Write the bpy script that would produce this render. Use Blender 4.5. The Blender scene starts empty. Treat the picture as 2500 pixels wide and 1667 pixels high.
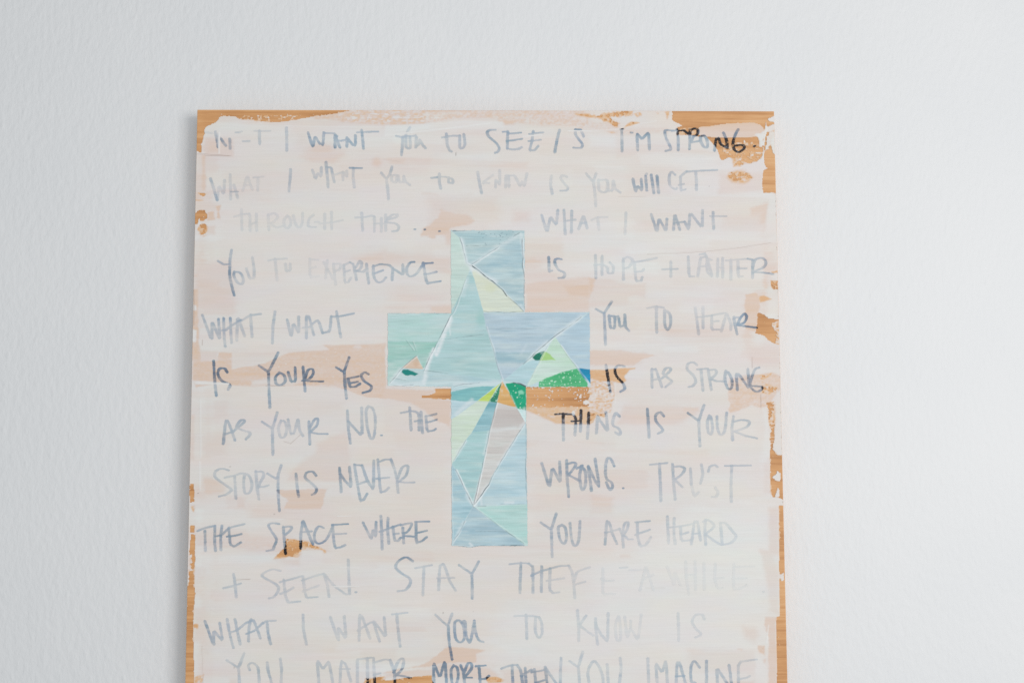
import bpy, math, random
import numpy as np

random.seed(7)
RNG = np.random.RandomState(11)
SC = bpy.context.scene
COL = SC.collection

# ------------------------------------------------------------------ camera
YAW, PITCH, ROLL = -0.019911914002405686, 0.07570616769613427, -0.003268585552828919
CAM = np.array([0.0047395171711163125, -1.0617929733236717, 0.59685665259158])
FPX = 2500 * 35 / 36.0
cy, sy, cp, sp, cr, sr = (math.cos(YAW), math.sin(YAW), math.cos(PITCH), math.sin(PITCH), math.cos(ROLL), math.sin(ROLL))
_Rz = np.array([[cy, -sy, 0], [sy, cy, 0], [0, 0, 1]])
_Rx = np.array([[1, 0, 0], [0, cp, -sp], [0, sp, cp]])
_M = _Rz @ _Rx
_r, _u, _w = _M @ [1, 0, 0], _M @ [0, 0, 1], _M @ [0, 1, 0]
VR = cr * _r + sr * _u
VU = -sr * _r + cr * _u
VW = _w
from mathutils import Matrix, Vector
camd = bpy.data.cameras.new('camera')
camd.lens = 35.0
camd.sensor_width = 36.0
camd.clip_start = 0.02
camd.clip_end = 100.0
cam = bpy.data.objects.new('camera', camd)
COL.objects.link(cam)
mw = Matrix.Identity(4)
for i in range(3):
    mw[i][0], mw[i][1], mw[i][2], mw[i][3] = VR[i], VU[i], -VW[i], CAM[i]
cam.matrix_world = mw
SC.camera = cam

# ------------------------------------------------------------------ light
world = bpy.data.worlds.new('World')
SC.world = world
world.use_nodes = True
bg = world.node_tree.nodes['Background']
bg.inputs[0].default_value = (0.90, 0.96, 1.0, 1)
bg.inputs[1].default_value = 0.435


def area(name, loc, target, sx, sy_, power, color):
    l = bpy.data.lights.new(name, 'AREA')
    l.shape = 'RECTANGLE'
    l.size, l.size_y = sx, sy_
    l.energy = power
    l.color = color
    o = bpy.data.objects.new(name, l)
    COL.objects.link(o)
    o.location = loc
    d = Vector(target) - Vector(loc)
    o.rotation_euler = d.to_track_quat('-Z', 'Y').to_euler()
    return o


area('window_light', (3.8, -4.5, 0.55), (0.0, 0.0, 0.6), 2.1, 2.3, 158.0, (1.0, 0.972, 0.945))
area('fill_light', (0.5, -3.2, 1.5), (0.0, 0.0, 0.5), 2.4, 1.6, 21.0, (0.97, 0.98, 1.0))  # added frontal fill lamp, stands for no known source

vs = SC.view_settings
SC.display_settings.display_device = 'sRGB'
vs.view_transform = 'Standard'
vs.look = 'None'
vs.exposure = 0.0
vs.gamma = 1.0
vs.use_curve_mapping = False
SC.render.engine = 'CYCLES'
SC.cycles.transparent_max_bounces = 24
SC.cycles.max_bounces = 8
SC.cycles.diffuse_bounces = 5
SC.cycles.use_denoising = False

# ------------------------------------------------------------------ board plane
BW, BH = 0.61, 0.92            # plywood panel, metres
YF = -0.030                    # its painted face
TH = 0.016
GAIN = 0.88                    # light level the paint colours were judged under


def on_board(u, v):
    """Photograph pixel (2500 wide) -> x, z on the painted face."""
    u = np.asarray(u, float)
    v = np.asarray(v, float)
    a = (u - 1250.0) / FPX
    b = -(v - 833.5) / FPX
    dx = VW[0] + a * VR[0] + b * VU[0]
    dy = VW[1] + a * VR[1] + b * VU[1]
    dz = VW[2] + a * VR[2] + b * VU[2]
    t = (YF - CAM[1]) / dy
    return CAM[0] + t * dx, CAM[2] + t * dz


def to_px(x, z):
    dx, dy, dz = x - CAM[0], YF - CAM[1], z - CAM[2]
    w = dx * VW[0] + dy * VW[1] + dz * VW[2]
    return (1250 + FPX * (dx * VR[0] + dy * VR[1] + dz * VR[2]) / w,
            833.5 - FPX * (dx * VU[0] + dy * VU[1] + dz * VU[2]) / w)


def lin(c):
    c = np.asarray(c, float) / 255.0
    return np.where(c <= 0.04045, c / 12.92, ((c + 0.055) / 1.055) ** 2.4)


def smooth(a, b, x):
    t = np.clip((x - a) / (b - a + 1e-9), 0, 1)
    return t * t * (3 - 2 * t)


_G = [RNG.rand(257, 257) for _ in range(6)]


def vnoise(u, v, sx, sy_, k=0):
    """value noise in -1..1, features about sx by sy_ pixels"""
    g = _G[k % 6]
    x = np.asarray(u, float) / sx + 37.3 * k + 500
    y = np.asarray(v, float) / sy_ + 17.7 * k + 500
    xi = np.floor(x).astype(int)
    yi = np.floor(y).astype(int)
    fx, fy = x - xi, y - yi
    fx = fx * fx * (3 - 2 * fx)
    fy = fy * fy * (3 - 2 * fy)
    x0, x1, y0, y1 = xi % 257, (xi + 1) % 257, yi % 257, (yi + 1) % 257
    a = g[y0, x0] * (1 - fx) + g[y0, x1] * fx
    b = g[y1, x0] * (1 - fx) + g[y1, x1] * fx
    return (a * (1 - fy) + b * fy) * 2 - 1


def fbm(u, v, sx, sy_, k=0, n=4):
    s, amp, tot = 0, 1.0, 0
    for i in range(n):
        s = s + amp * vnoise(u, v, sx / 2 ** i, sy_ / 2 ** i, k + i)
        tot += amp
        amp *= 0.55
    return s / tot


TILE = {'A': 240, 'B': 560, 'C': 840, 'D': 1120, 'E': 1334}
ZS = 4.704


def tile(code):
    return 440 + 500 * int(code[1]), TILE[code[0]]


def px(code, pts):
    ox, oy = tile(code)
    return [(ox + x / ZS, oy + y / ZS) for x, y in pts]


def pts(s):
    n = [float(q) for q in s.replace(';', ' ').replace(',', ' ').split()]
    return list(zip(n[0::2], n[1::2]))


def sdist(u, v, poly):
    """signed distance to a polygon, inside positive"""
    P = np.array(poly, float)
    Q = np.roll(P, -1, axis=0)
    d2 = np.full(u.shape, 1e18)
    inside = np.zeros(u.shape, bool)
    for (ax, ay), (bx, by) in zip(P, Q):
        ex, ey = bx - ax, by - ay
        L = ex * ex + ey * ey + 1e-12
        t = np.clip(((u - ax) * ex + (v - ay) * ey) / L, 0, 1)
        d2 = np.minimum(d2, (u - ax - t * ex) ** 2 + (v - ay - t * ey) ** 2)
        if ay != by:
            c = ((ay > v) != (by > v)) & (u < (bx - ax) * (v - ay) / (by - ay) + ax)
            inside ^= c
    return np.where(inside, 1, -1) * np.sqrt(d2)


# ------------------------------------------------------------------ how thickly the white wash covers the wood
# 0 bare wood, .45 a thin tan veil, .6 pinkish, .8 white, 1 thick white
def ell(code, x, y, rx, ry, n=22):
    return px(code, [(x + rx * math.cos(2 * math.pi * i / n), y + ry * math.sin(2 * math.pi * i / n)) for i in range(n)])


def box(code, x0, y0, x1, y1):
    return px(code, [(x0, y0), (x1, y0), (x1, y1), (x0, y1)])


REG = []          # polygon, cover, soft px, ragged px, dry-brush amount, weight


def reg(poly, c, soft=4, rag=5, dry=0.0, wt=1.0):
    REG.append((poly, c, soft, rag, dry, wt))


def R(code, s, c, soft=3, rag=5, dry=0.0, wt=1.0):
    reg(px(code, pts(s)), c, soft, rag, dry, wt)


# broad variations first
reg([(520, 470), (1150, 440), (1150, 560), (900, 640), (520, 620)], .88, 50, 30, 0, .8)
reg([(540, 640), (950, 650), (940, 860), (620, 850)], .86, 40, 20, 0, .7)
reg([(1180, 1390), (1880, 1250), (1890, 1640), (1200, 1640)], .97, 70, 40, 0, .9)
reg([(1680, 1240), (1870, 1240), (1870, 1420), (1500, 1420)], 1.0, 30, 20, 0, .9)
reg([(500, 1380), (900, 1360), (960, 1560), (520, 1600)], .86, 60, 20, 0, .7)
reg([(1500, 960), (1840, 900), (1860, 1090), (1480, 1090)], .80, 50, 20, 0, .8)
reg([(1100, 1340), (1440, 1340), (1440, 1470), (1080, 1480)], .70, 40, 20, 0, .7)
reg([(640, 1250), (1100, 1180), (1100, 1330), (800, 1340)], .68, 40, 20, 0, .7)
reg([(1290, 1130), (1460, 1130), (1480, 1330), (1290, 1330)], .64, 40, 25, 0, .8)
reg([(960, 960), (1100, 960), (1100, 1330), (980, 1330)], .68, 30, 25, 0, .7)
reg([(520, 900), (940, 960), (930, 1060), (520, 1060)], .76, 40, 20, 0, .7)
# tile A0
R('A0', '1250,262 1500,235 2000,270 2352,280 2352,320 1500,318 1000,300 700,290 900,262', .66, 4, 5)
R('A0', '290,450 610,470 615,670 300,665 250,560', .58, 5, 4)
R('A0', '330,510 440,510 440,612 330,612', .52, 8, 5)
R('A0', '185,650 440,690 440,850 200,850', .64, 8, 6)
R('A0', '180,850 290,850 290,1080 180,1080', .6, 6, 6)
R('A0', '250,650 285,650 290,1060 255,1060', .5, 4, 4)
R('A0', '175,1180 330,1180 440,1220 440,1290 300,1290 180,1290', .62, 6, 4)
R('A0', '310,1300 395,1290 405,1400 310,1410', .46, 3, 4)
R('A0', '410,1240 465,1230 460,1390 420,1380', .45, 3, 4)
R('A0', '300,1460 400,1465 400,1566 300,1566', .6, 5, 4)
reg(ell('A0', 1650, 650, 260, 95), .6, 14, 10)
R('A0', '1370,655 1640,690 1880,640 1760,745 1500,720', .55, 8, 5)
reg(ell('A0', 1620, 575, 130, 70), .56, 10, 6)
reg(ell('A0', 2260, 740, 55, 50), .52, 8, 5)
R('A0', '1330,380 1480,380 1480,560 1330,560', .68, 14, 6)
# wood top left
R('A0', '150,90 2010,100 1950,142 1800,180 1500,215 1250,262 1050,272 880,265 820,245 700,240 640,215 560,205 470,205 440,230 430,262 380,290 300,325 275,350 282,400 265,440 258,500 240,530 242,600 235,625 205,605 150,600', .02, 1.2, 1.6, .05)
R('A0', '640,195 1400,200 1380,225 1250,262 900,266 700,238', .10, 2, 3, .33)
# tan strip along the top
R('A0', '1500,215 1800,180 1950,142 2060,110 2360,110 2360,318 2000,290 1560,240', .45, 4, 5, .2)
R('A1', '-10,110 480,110 490,200 470,300 200,310 -10,318', .44, 4, 5, .22)
R('A1', '480,120 1330,120 1300,180 1300,245 800,250 480,300', .55, 5, 5, .16)
R('A1', '480,120 1000,120 1000,150 480,160', .42, 4, 4, .1)
R('A1', '1280,110 2360,110 2360,360 1900,330 1650,300 1280,290', .53, 5, 7, .18)
R('A1', '1000,150 1900,140 1900,220 1000,230', .47, 8, 7, .15)
R('A1', '1310,250 1480,262 1480,300 1310,292', .45, 4, 4)
R('A1', '0,320 450,300 900,255 1300,270 1300,300 900,300 460,360 0,420', .97, 3, 4)
R('A1', '500,290 1350,270 1350,340 520,350', .9, 6, 4)
R('A1', '2180,180 2352,185 2360,225 2300,210 2200,195', .12, 2, 3, .15)
R('A1', '500,1150 1300,1140 1300,1400 500,1400', .64, 18, 10)
R('A1', '1480,1300 1650,1320 1650,1420 1480,1420', .63, 12, 8)
R('A1', '630,1270 800,1310 960,1340 1060,1400 1000,1450 760,1500 760,1575 420,1575 430,1500 600,1380', .49, 5, 6)
R('A1', '410,1080 600,1095 605,1115 420,1100', .62, 4, 3)
# tile A2
R('A2', '-10,420 300,420 300,560 -10,560', .93, 10, 6)
R('A2', '-10,240 340,260 340,350 900,340 960,420 300,430 -10,360', .6, 6, 6, .1)
R('A2', '300,580 1480,560 1480,650 700,640 300,700', .64, 8, 5)
R('A2', '560,640 1450,650 1480,800 560,800', .9, 10, 6)
R('A2', '430,750 900,800 900,1100 430,1100', .67, 22, 8)
R('A2', '1480,860 1990,850 1990,1070 1480,1100', .64, 8, 6)
R('A2', '1830,1260 2070,1190 2010,1450 1920,1450 1840,1360', .53, 6, 6)
R('A2', '1540,1360 1950,1330 1950,1470 1540,1480', .64, 12, 8)
R('A2', '0,195 180,165 380,150 495,140 490,185 330,220 245,215 310,270 325,330 270,330 220,290 150,290 90,240 0,230', .14, 2, 7, .3)
R('A2', '505,180 590,150 600,200 540,212', .2, 2, 6, .3)
R('A2', '860,160 910,150 905,210 885,240', .14, 2, 5, .25)
R('A2', '400,330 480,275 565,285 475,312', .2, 2, 5, .2)
R('A2', '185,385 270,378 312,400 250,412', .24, 2, 5, .25)
R('A2', '340,350 400,345 370,362', .1, 2, 2)
R('A2', '750,165 800,170 790,192', .22, 2, 4, .2)
R('A2', '955,90 2200,90 2200,370 2070,385 2035,450 2020,520 2000,680 2005,760 2030,800 1990,830 1985,1050 2000,1078 2110,1085 2130,1110 2200,1110 2200,380 1900,760 1640,790 1700,720 1600,670 1520,712 1480,640 1470,600 1400,510 1340,450 1000,445 990,400 970,345 1060,320 1020,290 960,260 948,240', .02, 1.2, 2.5, .06)
R('A2', '1240,335 1500,300 1700,285 1880,283 1950,298 1995,335 2012,380 1950,400 1900,450 1600,462 1350,450 1240,425', .47, 2, 2)
R('A2', '970,350 1150,415 1260,440 1340,450 1400,510 1470,600 1400,620 960,560 900,400', .8, 3, 4)
R('A2', '940,330 1010,345 990,360 930,360', .75, 2, 2)
R('A2', '1000,350 1140,340 1250,335 1250,420 1120,430 1000,420', .14, 2, 4, .2)
R('A2', '1900,420 1960,395 2010,380 2020,420 1990,480 1990,575 1930,560 1950,500', .93, 3, 4)
R('A2', '1640,640 1950,600 1980,690 1850,740 1750,790 1640,785', .16, 4, 6, .35)
R('A2', '1480,500 1930,500 1980,640 1500,650', .1, 4, 4, .3)
R('A2', '1540,820 1750,800 1740,770 1850,740 1990,700 2005,800 2030,805 1985,840 1860,840 1560,840', .82, 3, 4)
reg(ell('A2', 1715, 900, 150, 85), .17, 4, 8, .42)
R('A2', '2020,275 2032,325 2085,345 2040,380 2025,430 2005,520 1995,700 1982,700 1990,560 2000,430', 1.0, 1.5, 1.5)
R('A2', '2115,205 2125,205 2125,275 2060,262 2045,240', .95, 2, 3)
R('A2', '2055,325 2125,300 2125,365 2070,385 2040,400', .85, 2, 3)
R('A2', '2075,470 2125,430 2150,700 2120,660 2090,600', .9, 2, 5)
R('A2', '2085,1090 2150,1110 2150,1560 2010,1560 2060,1200', .86, 5, 4)
# left edge, upper
R('A0', '200,1085 305,1100 262,1125 232,1112', .05, 1.5, 2)
R('A0', '150,1166 265,1172 240,1180 150,1174', .2, 1.5, 2)
reg(ell('A0', 243, 1350, 66, 66), .02, 1.5, 3, .05)
R('A0', '160,1310 300,1330 210,1440 150,1450', .03, 1.5, 3, .05)
R('A0', '240,1440 400,1400 400,1450 320,1470 220,1460', .85, 2, 3)
reg(ell('A0', 258, 1510, 58, 70), .1, 1.5, 5, .3)
R('A0', '205,1390 225,1370 235,1440 200,1480', .9, 1.5, 2)
# tile B0
R('B0', '200,380 560,370 620,500 640,760 640,960 560,1010 250,950 190,800', .62, 10, 6)
R('B0', '190,590 440,600 480,690 190,720', .55, 12, 6)
R('B0', '230,700 560,700 600,860 240,900', .57, 18, 8)
R('B0', '120,690 200,690 215,1290 230,1400 250,1500 120,1500', .42, 3, 3, .08)
R('B0', '150,870 185,880 185,920 150,930', .95, 2, 2)
R('B0', '120,1150 185,1160 180,1290 120,1290', .95, 2, 3)
R('B0', '2000,310 2360,230 2360,410 2100,400 1960,330', .57, 12, 6)
# tan band across lines 5 and 6
R('C0', '1100,150 1300,90 1560,70 1700,60 1640,10 2360,-10 2360,630 2150,610 2000,560 1900,525 1650,490 1480,482 1000,480 850,500 560,470 400,462 180,500 140,400 150,200 240,190 420,190 440,95 600,95 600,270 620,280 700,255 850,240 1000,200', .455, 2.5, 4, .06)
R('C0', '600,90 1120,90 1120,150 1000,195 850,240 700,250 600,280', .68, 5, 4)
R('C0', '240,85 430,85 430,190 240,190', .6, 4, 5)
R('C0', '820,420 900,400 1300,395 1400,440 1300,470 820,470', .72, 4, 4)
R('C0', '1000,380 1400,380 1400,440 1000,430', .6, 8, 4)
reg(ell('C0', 2040, 35, 45, 25), .65, 4, 3)
R('C0', '380,640 550,640 550,830 380,860', .65, 10, 5)
R('C0', '1500,640 1880,660 1880,800 1500,830', .68, 12, 6)
R('C0', '1290,715 1420,720 1400,760 1300,750', .66, 5, 3, .15)
R('C0', '560,490 1800,490 1900,540 1880,650 560,640', .8, 8, 5)
R('C0', '1560,1130 1900,1000 1940,1150 1960,1566 1230,1566 1250,1490 1400,1340 1550,1250', .6, 8, 5)
R('C0', '240,1090 540,1000 540,1280 250,1320', .63, 14, 6)
R('C0', '120,800 165,800 165,1330 110,1330', .6, 4, 4)
R('C0', '150,420 560,445 560,470 180,460', .93, 3, 2)
# tile B1 / B2
R('B1', '-10,260 500,290 748,330 760,520 600,490 300,360 -10,420', .58, 10, 5)
R('B1', '500,-10 580,-10 580,100 545,112 510,90', .5, 3, 3)
R('B1', '700,30 760,30 760,190 690,170', .54, 6, 4)
R('B1', '520,880 760,860 760,960 520,950', .55, 6, 5)
R('B1', '0,880 520,880 520,900 0,910', .64, 6, 4)
R('B1', '1610,620 1800,575 2360,545 2360,955 1610,955', .555, 6, 6)
R('B1', '2050,650 2360,640 2360,770 2120,770', .46, 6, 6)
R('B1', '1610,480 1860,470 2100,560 1800,590 1610,620', .64, 8, 5)
R('B2', '0,555 200,560 400,620 640,620 640,840 500,860 -10,900', .63, 5, 5)
R('B2', '-10,560 60,560 40,700 -10,780', .46, 5, 5)
R('B2', '440,790 520,770 640,800 640,850 450,850', .78, 5, 5)
R('B2', '1790,750 1900,735 1960,770 1940,960 1920,1130 1900,1180 1780,1150 1770,900', .46, 3, 4)
R('B2', '1950,765 2000,760 2080,800 1955,840', .2, 2, 3)
R('B2', '1930,955 2000,980 2050,1020 2170,1040 2190,1330 2100,1300 2000,1220 1900,1190 1920,1100', .04, 1.5, 3, .1)
R('B2', '2090,1080 2180,1060 2180,1310 2150,1290 2130,1180', .35, 2, 6, .5)
R('B2', '2080,595 2160,595 2160,680 2100,700 2080,640', .1, 2, 4, .25)
R('B2', '2040,495 2160,462 2160,498', .12, 2, 3)
R('B2', '1980,420 2160,360 2160,470 2000,500', .57, 6, 5)
R('B2', '1800,1320 2190,1340 2190,1580 1850,1580', .6, 10, 5)
R('B2', '-10,1390 300,1385 620,1410 780,1445 600,1500 500,1566 -10,1566', .52, 3, 5)
# tile C1
R('C1', '-10,500 440,520 560,520 590,560 430,600 760,640 760,960 620,900 450,760 300,680 -10,620', .5, 4, 4)
R('C1', '430,600 560,572 592,548 555,516 620,512 762,512 762,632 600,625 430,606', .05, 1.5, 2)
R('C1', '-10,660 200,680 430,790 600,960 600,1010 -10,1010', .7, 8, 4)
R('C1', '1610,495 2360,495 2360,740 2100,740 1750,740 1610,740', .06, 1.5, 2, .05)
R('C1', '1610,720 2360,715 2360,925 1965,922 1860,862 1700,800 1610,760', .30, 4, 3, .1)
R('C1', '1860,810 1940,815 1960,840 1900,840', .6, 2, 3)
R('C1', '1620,920 2360,932 2360,1100 1620,1100', .78, 4, 4)
R('C1', '1620,1380 2360,1400 2360,1500 1620,1500', .62, 30, 8)
# tile C2
R('C2', '-10,290 150,292 290,285 525,262 530,292 450,310 390,370 420,420 370,450 250,430 120,440 -10,400', .2, 2, 4, .06)
R('C2', '-10,395 280,440 290,560 280,640 240,790 -10,800', .40, 3, 5, .42)
R('C2', '-10,780 200,790 165,840 75,820 40,895 -10,925', .2, 2, 4, .2)
R('C2', '390,700 1000,690 1090,720 1250,715 1260,760 1000,930 300,930', .58, 8, 6)
R('C2', '1070,720 1250,720 1250,765 1080,770', .52, 6, 5)
R('C2', '520,600 1590,590 1590,700 400,690', .68, 12, 6)
R('C2', '300,930 1250,935 1400,900 1900,920 1900,1200 300,1200', .82, 6, 4)
R('C2', '1590,390 1960,350 2100,330 2200,380 2200,500 2120,620 2040,720 1960,740 1860,700 1600,800', .47, 3, 5, .1)
R('C2', '1960,370 2090,332 2000,400 2000,440 2150,500 2060,600 1980,560', .22, 2, 6, .4)
R('C2', '2030,660 2120,650 2130,800 2120,1050 2090,1200 2150,1270 2230,1270 2230,1580 2065,1580 2070,1280 2060,1100 2080,1000 2050,860', .05, 1.5, 5, .3)
R('C2', '2140,560 2200,540 2220,1270 2160,1240 2130,1100 2140,900', .8, 3, 6)
R('C2', '2070,720 2130,660 2130,900 2080,900', .3, 4, 6, .4)
R('C2', '1980,730 2030,740 2070,1200 2060,1290 2000,1280 2010,900', .9, 3, 4)
# tile D0
R('D0', '240,180 370,180 420,230 540,320 500,410 270,400', .56, 8, 6)
R('D0', '160,300 270,300 270,440 160,440', .63, 8, 6)
R('D0', '640,440 750,450 750,570 640,560', .6, 6, 5)
R('D0', '520,420 640,430 640,570 540,570', .68, 6, 5)
R('D0', '1640,460 1950,420 2050,520 1640,600', .7, 10, 6)
R('D0', '1090,350 1690,345 1640,460 1630,580 1400,582 1210,562 1210,500 1240,480 1160,430', .485, 2.5, 4)
R('D0', '1230,590 1640,590 1640,740 1240,730', .68, 8, 5)
R('D0', '180,850 900,880 1200,900 1180,1075 700,1055 190,1000', .60, 7, 6, .06)
R('D0', '1180,880 1700,940 1740,1060 1640,1100 1180,1080', .62, 6, 5)
R('D0', '1080,1140 1150,1060 1200,1020 1215,915 1320,920 1450,950 1560,1000 1680,1040 1670,1082 1600,1042 1500,1050 1400,1085 1392,1132 1250,1112 1180,1142', .1, 1.5, 4, .22)
R('D0', '1080,1150 1390,1140 1390,1215 1200,1200', .63, 8, 5)
R('D0', '1400,1040 1640,1045 1620,1240 1380,1250', .84, 6, 6)
R('D0', '118,290 155,290 160,490 118,490 110,400', .05, 1.2, 2, .08)
R('D0', '125,540 165,535 160,610 140,600', .35, 2, 4, .3)
R('D0', '118,760 165,760 165,842 112,842', .06, 1.2, 2, .08)
R('D0', '130,868 168,868 168,1580 60,1580 85,1480 104,1400 100,1200 115,1000', .05, 1.2, 3, .12)
R('D0', '95,1120 130,1100 140,1260 95,1290', .5, 2, 5, .3)
R('D0', '168,1250 290,1250 290,1566 168,1566', .72, 6, 5, .1)
# tile D2
R('D2', '2068,-10 2220,-10 2230,470 2170,440 2110,438 2070,380 2065,200', .04, 1.2, 3, .06)
R('D2', '2090,200 2150,130 2195,160 2180,260 2120,240', .9, 2, 5)
R('D2', '2150,330 2180,320 2170,430 2130,440', .85, 2, 4)
R('D2', '2168,535 2240,535 2260,1590 2180,1590 2175,1000', .05, 1.2, 1.5, .06)
R('D2', '2050,560 2165,560 2170,1100 2060,1100', .64, 6, 4)
R('D2', '1990,50 2070,0 2070,400 2000,380', .68, 6, 5)
R('D2', '0,400 270,440 260,620 0,640', .58, 10, 5)
R('D2', '350,1090 460,1090 460,1130 350,1130', .66, 5, 3)
# tile E
R('E0', '60,470 168,470 165,600 150,900 158,1580 30,1580 60,900', .04, 1.2, 2, .06)
R('E0', '160,700 290,680 290,1080 160,1080', .64, 6, 5)
R('E0', '150,880 190,870 212,890 200,940 150,932', .15, 2, 3)
R('E0', '160,1500 265,1465 258,1700 160,1700', .28, 2, 6, .35)
R('E0', '2130,1510 2360,1475 2360,1900 2000,1900', .1, 2, 4, .15)
R('E0', '560,1510 660,1505 660,1600 560,1600', .62, 6, 5)
R('E1', '-10,1440 520,1385 700,1330 1200,1400 1330,1470 1180,1520 300,1500 -10,1520', .55, 6, 5)
R('E1', '700,1152 900,1155 1150,1185 1050,1230 1045,1325 800,1325 700,1330 500,1375 300,1392 -10,1452 -10,1440 250,1390 450,1340 530,1290 640,1210', .47, 2.5, 4)
R('E1', '-10,1530 300,1496 530,1475 560,1566 500,1900 -10,1900', .06, 1.5, 3, .15)
R('E1', '1170,1500 1290,1490 1395,1530 1300,1562 1180,1562', .16, 2, 4, .15)
R('E1', '1330,1420 1850,1395 1900,1500 1900,1700 1400,1700', .6, 8, 5)
R('E2', '1130,1170 1900,1200 1900,1480 1150,1400', .7, 14, 8)
R('E2', '2178,-10 2240,-10 2250,500 2265,900 2300,1600 2150,1600 2140,1050 2138,810 2180,800 2178,500', .04, 1.2, 1.5, .06)
R('E2', '2170,320 2225,300 2235,400 2200,400', .8, 2, 4)
R('E2', '1950,30 2100,60 2170,300 2170,780 2060,730 2030,400', .67, 6, 5)
R('E2', '2010,805 2138,812 2150,1590 2040,1590 2050,1040 2000,900', .52, 3, 4)
R('E2', '1760,915 1900,930 1950,1010 1900,1100 1770,1050', .65, 10, 6)
R('E2', '1925,1130 2010,1130 2015,1250 1930,1210', .47, 2, 5, .1)
R('E2', '1930,1310 2020,1285 2020,1350 1930,1345', .52, 2, 5, .1)
R('E2', '1690,1170 1760,1170 1740,1190', .55, 2, 3)
R('E2', '1550,1540 1900,1530 1900,1700 1550,1700', .6, 5, 5)
R('E2', '1900,1210 2035,1360 2035,1560 1900,1520', .93, 4, 4)

# white drips and splashes lying on top: x, y, rx, ry (photograph pixels)
SPLASH = []
_sr = random.Random(5)
for _ in range(230):                      # spatter on the bare wood right of the cross
    SPLASH.append((_sr.uniform(1292, 1440), 946 + abs(_sr.gauss(0, 24)), _sr.uniform(.6, 2.8), _sr.uniform(.5, 1.9)))
for _ in range(40):
    SPLASH.append((_sr.uniform(1375, 1490), _sr.uniform(930, 1005), _sr.uniform(1, 4.5), _sr.uniform(.8, 2.6)))
for _ in range(60):                       # flecks along the top strip
    SPLASH.append((_sr.uniform(840, 1080), _sr.uniform(272, 304), _sr.uniform(1.5, 9), _sr.uniform(.5, 1.4)))
for _ in range(40):
    SPLASH.append((_sr.uniform(570, 760), 287 + _sr.gauss(0, 4), _sr.uniform(.8, 3), _sr.uniform(.5, 1.1)))
for _ in range(26):
    SPLASH.append((_sr.uniform(560, 960), _sr.uniform(850, 930), _sr.uniform(.6, 2.2), _sr.uniform(.5, 1.4)))
SPLASH += [(967, 287, 10, 3), (1067, 288, 7, 2), (533, 342, 1.6, 20), (1400, 1008, 4, 6), (1431, 982, 8, 6)]


# single passes of the wide brush: centre, half length, half height, slope, change of cover
BRUSH = []
for _ in range(190):
    BRUSH.append((_sr.uniform(470, 1900), _sr.uniform(290, 1680), _sr.uniform(40, 190), _sr.uniform(5, 26), _sr.uniform(-.05, .05), _sr.choice([-.15, -.10, -.07, .06, .09, .12])))
for _ in range(36):                       # upright passes along both sides
    BRUSH.append((_sr.choice([_sr.uniform(470, 540), _sr.uniform(1820, 1900)]), _sr.uniform(320, 1660), _sr.uniform(6, 18), _sr.uniform(30, 110), 0, _sr.choice([-.17, -.10, .10, .14])))


def cover(u, v):
    """cover 0..1 of the white wash at photograph pixels u, v"""
    streak = fbm(u, v, 170, 13, 1, 4) * smooth(-.6, .5, fbm(u, v, 200, 90, 4, 2))
    fine = fbm(u, v, 90, 5, 3, 3)
    c = .785 + .12 * fbm(u, v, 240, 46, 2, 4) + .10 * streak + .03 * fine
    edge = fbm(u, v, 46, 12, 4, 4)
    rough = .6 * fbm(u, v, 9, 4.5, 0, 3) + .4 * vnoise(u, v, 4, 3, 2)
    for x, y, hx, hy, k, dc in BRUSH:
        m = (np.abs(u - x) < hx + 16) & (np.abs(v - y) < hy + 14)
        if m.any():
            uu, vv = u[m] - x, v[m] - y
            vv = vv - k * uu
            bristle = .6 * edge[m] + .5 * vnoise(v[m] * 0 + x, v[m], 7, 2.6, 5)
            w = smooth(-3, 9, hx - np.abs(uu) + 14 * bristle) * smooth(-1, 2.2, hy - np.abs(vv) + 2.5 * edge[m])
            c[m] = c[m] + dc * w * (.75 + .4 * streak[m])
    c = np.clip(c, .52, 1.02)
    for poly, cc, soft, rag, dry, wt in REG:
        P = np.array(poly)
        pad = soft + rag * 2 + 4
        m = (u > P[:, 0].min() - pad) & (u < P[:, 0].max() + pad) & (v > P[:, 1].min() - pad) & (v < P[:, 1].max() + pad)
        if not m.any():
            continue
        uu, vv = u[m], v[m]
        d = sdist(uu, vv, poly) + rag * (1.0 * edge[m] + (1.15 if cc < .16 else .55) * rough[m])
        w = smooth(-soft, soft, d) * wt
        tgt = cc + (.085 * streak[m] + .03 * fine[m]) * (1 if cc > .3 else .3)
        if cc < .12:
            tgt = tgt + .5 * smooth(.38, .62, rough[m]) * smooth(14, 2, d)
        if dry > 0:
            tgt = tgt + dry * 1.6 * np.clip(rough[m] + .12, -.25, .9)
        c[m] = c[m] * (1 - w) + tgt * w
    # splashes
    spl = np.zeros_like(c)
    for x, y, rx, ry in SPLASH:
        m = (np.abs(u - x) < rx + 2) & (np.abs(v - y) < ry + 2)
        if m.any():
            d = np.sqrt(((u[m] - x) / rx) ** 2 + ((v[m] - y) / ry) ** 2)
            spl[m] = np.maximum(spl[m], 1 - smooth(.7, 1.25, d))
    c = c + spl * (0.9 - c)
    return np.clip(c, 0, 1.05)


RAMP_C = [.0, .12, .2, .3, .38, .45, .53, .6, .7, .8, .9, 1.05]
RAMP = np.array([(205, 154, 103), (208, 160, 113), (212, 171, 131), (213, 181, 148), (213, 187, 164), (212, 190, 174), (213, 196, 185),
                 (213, 201, 194), (214, 206, 200), (215, 209, 204), (216, 212, 208), (218, 217, 213)], float)


def ramp(c):
    L = lin(RAMP) / GAIN
    return np.stack([np.interp(c, RAMP_C, L[:, i]) for i in range(3)], -1)


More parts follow.
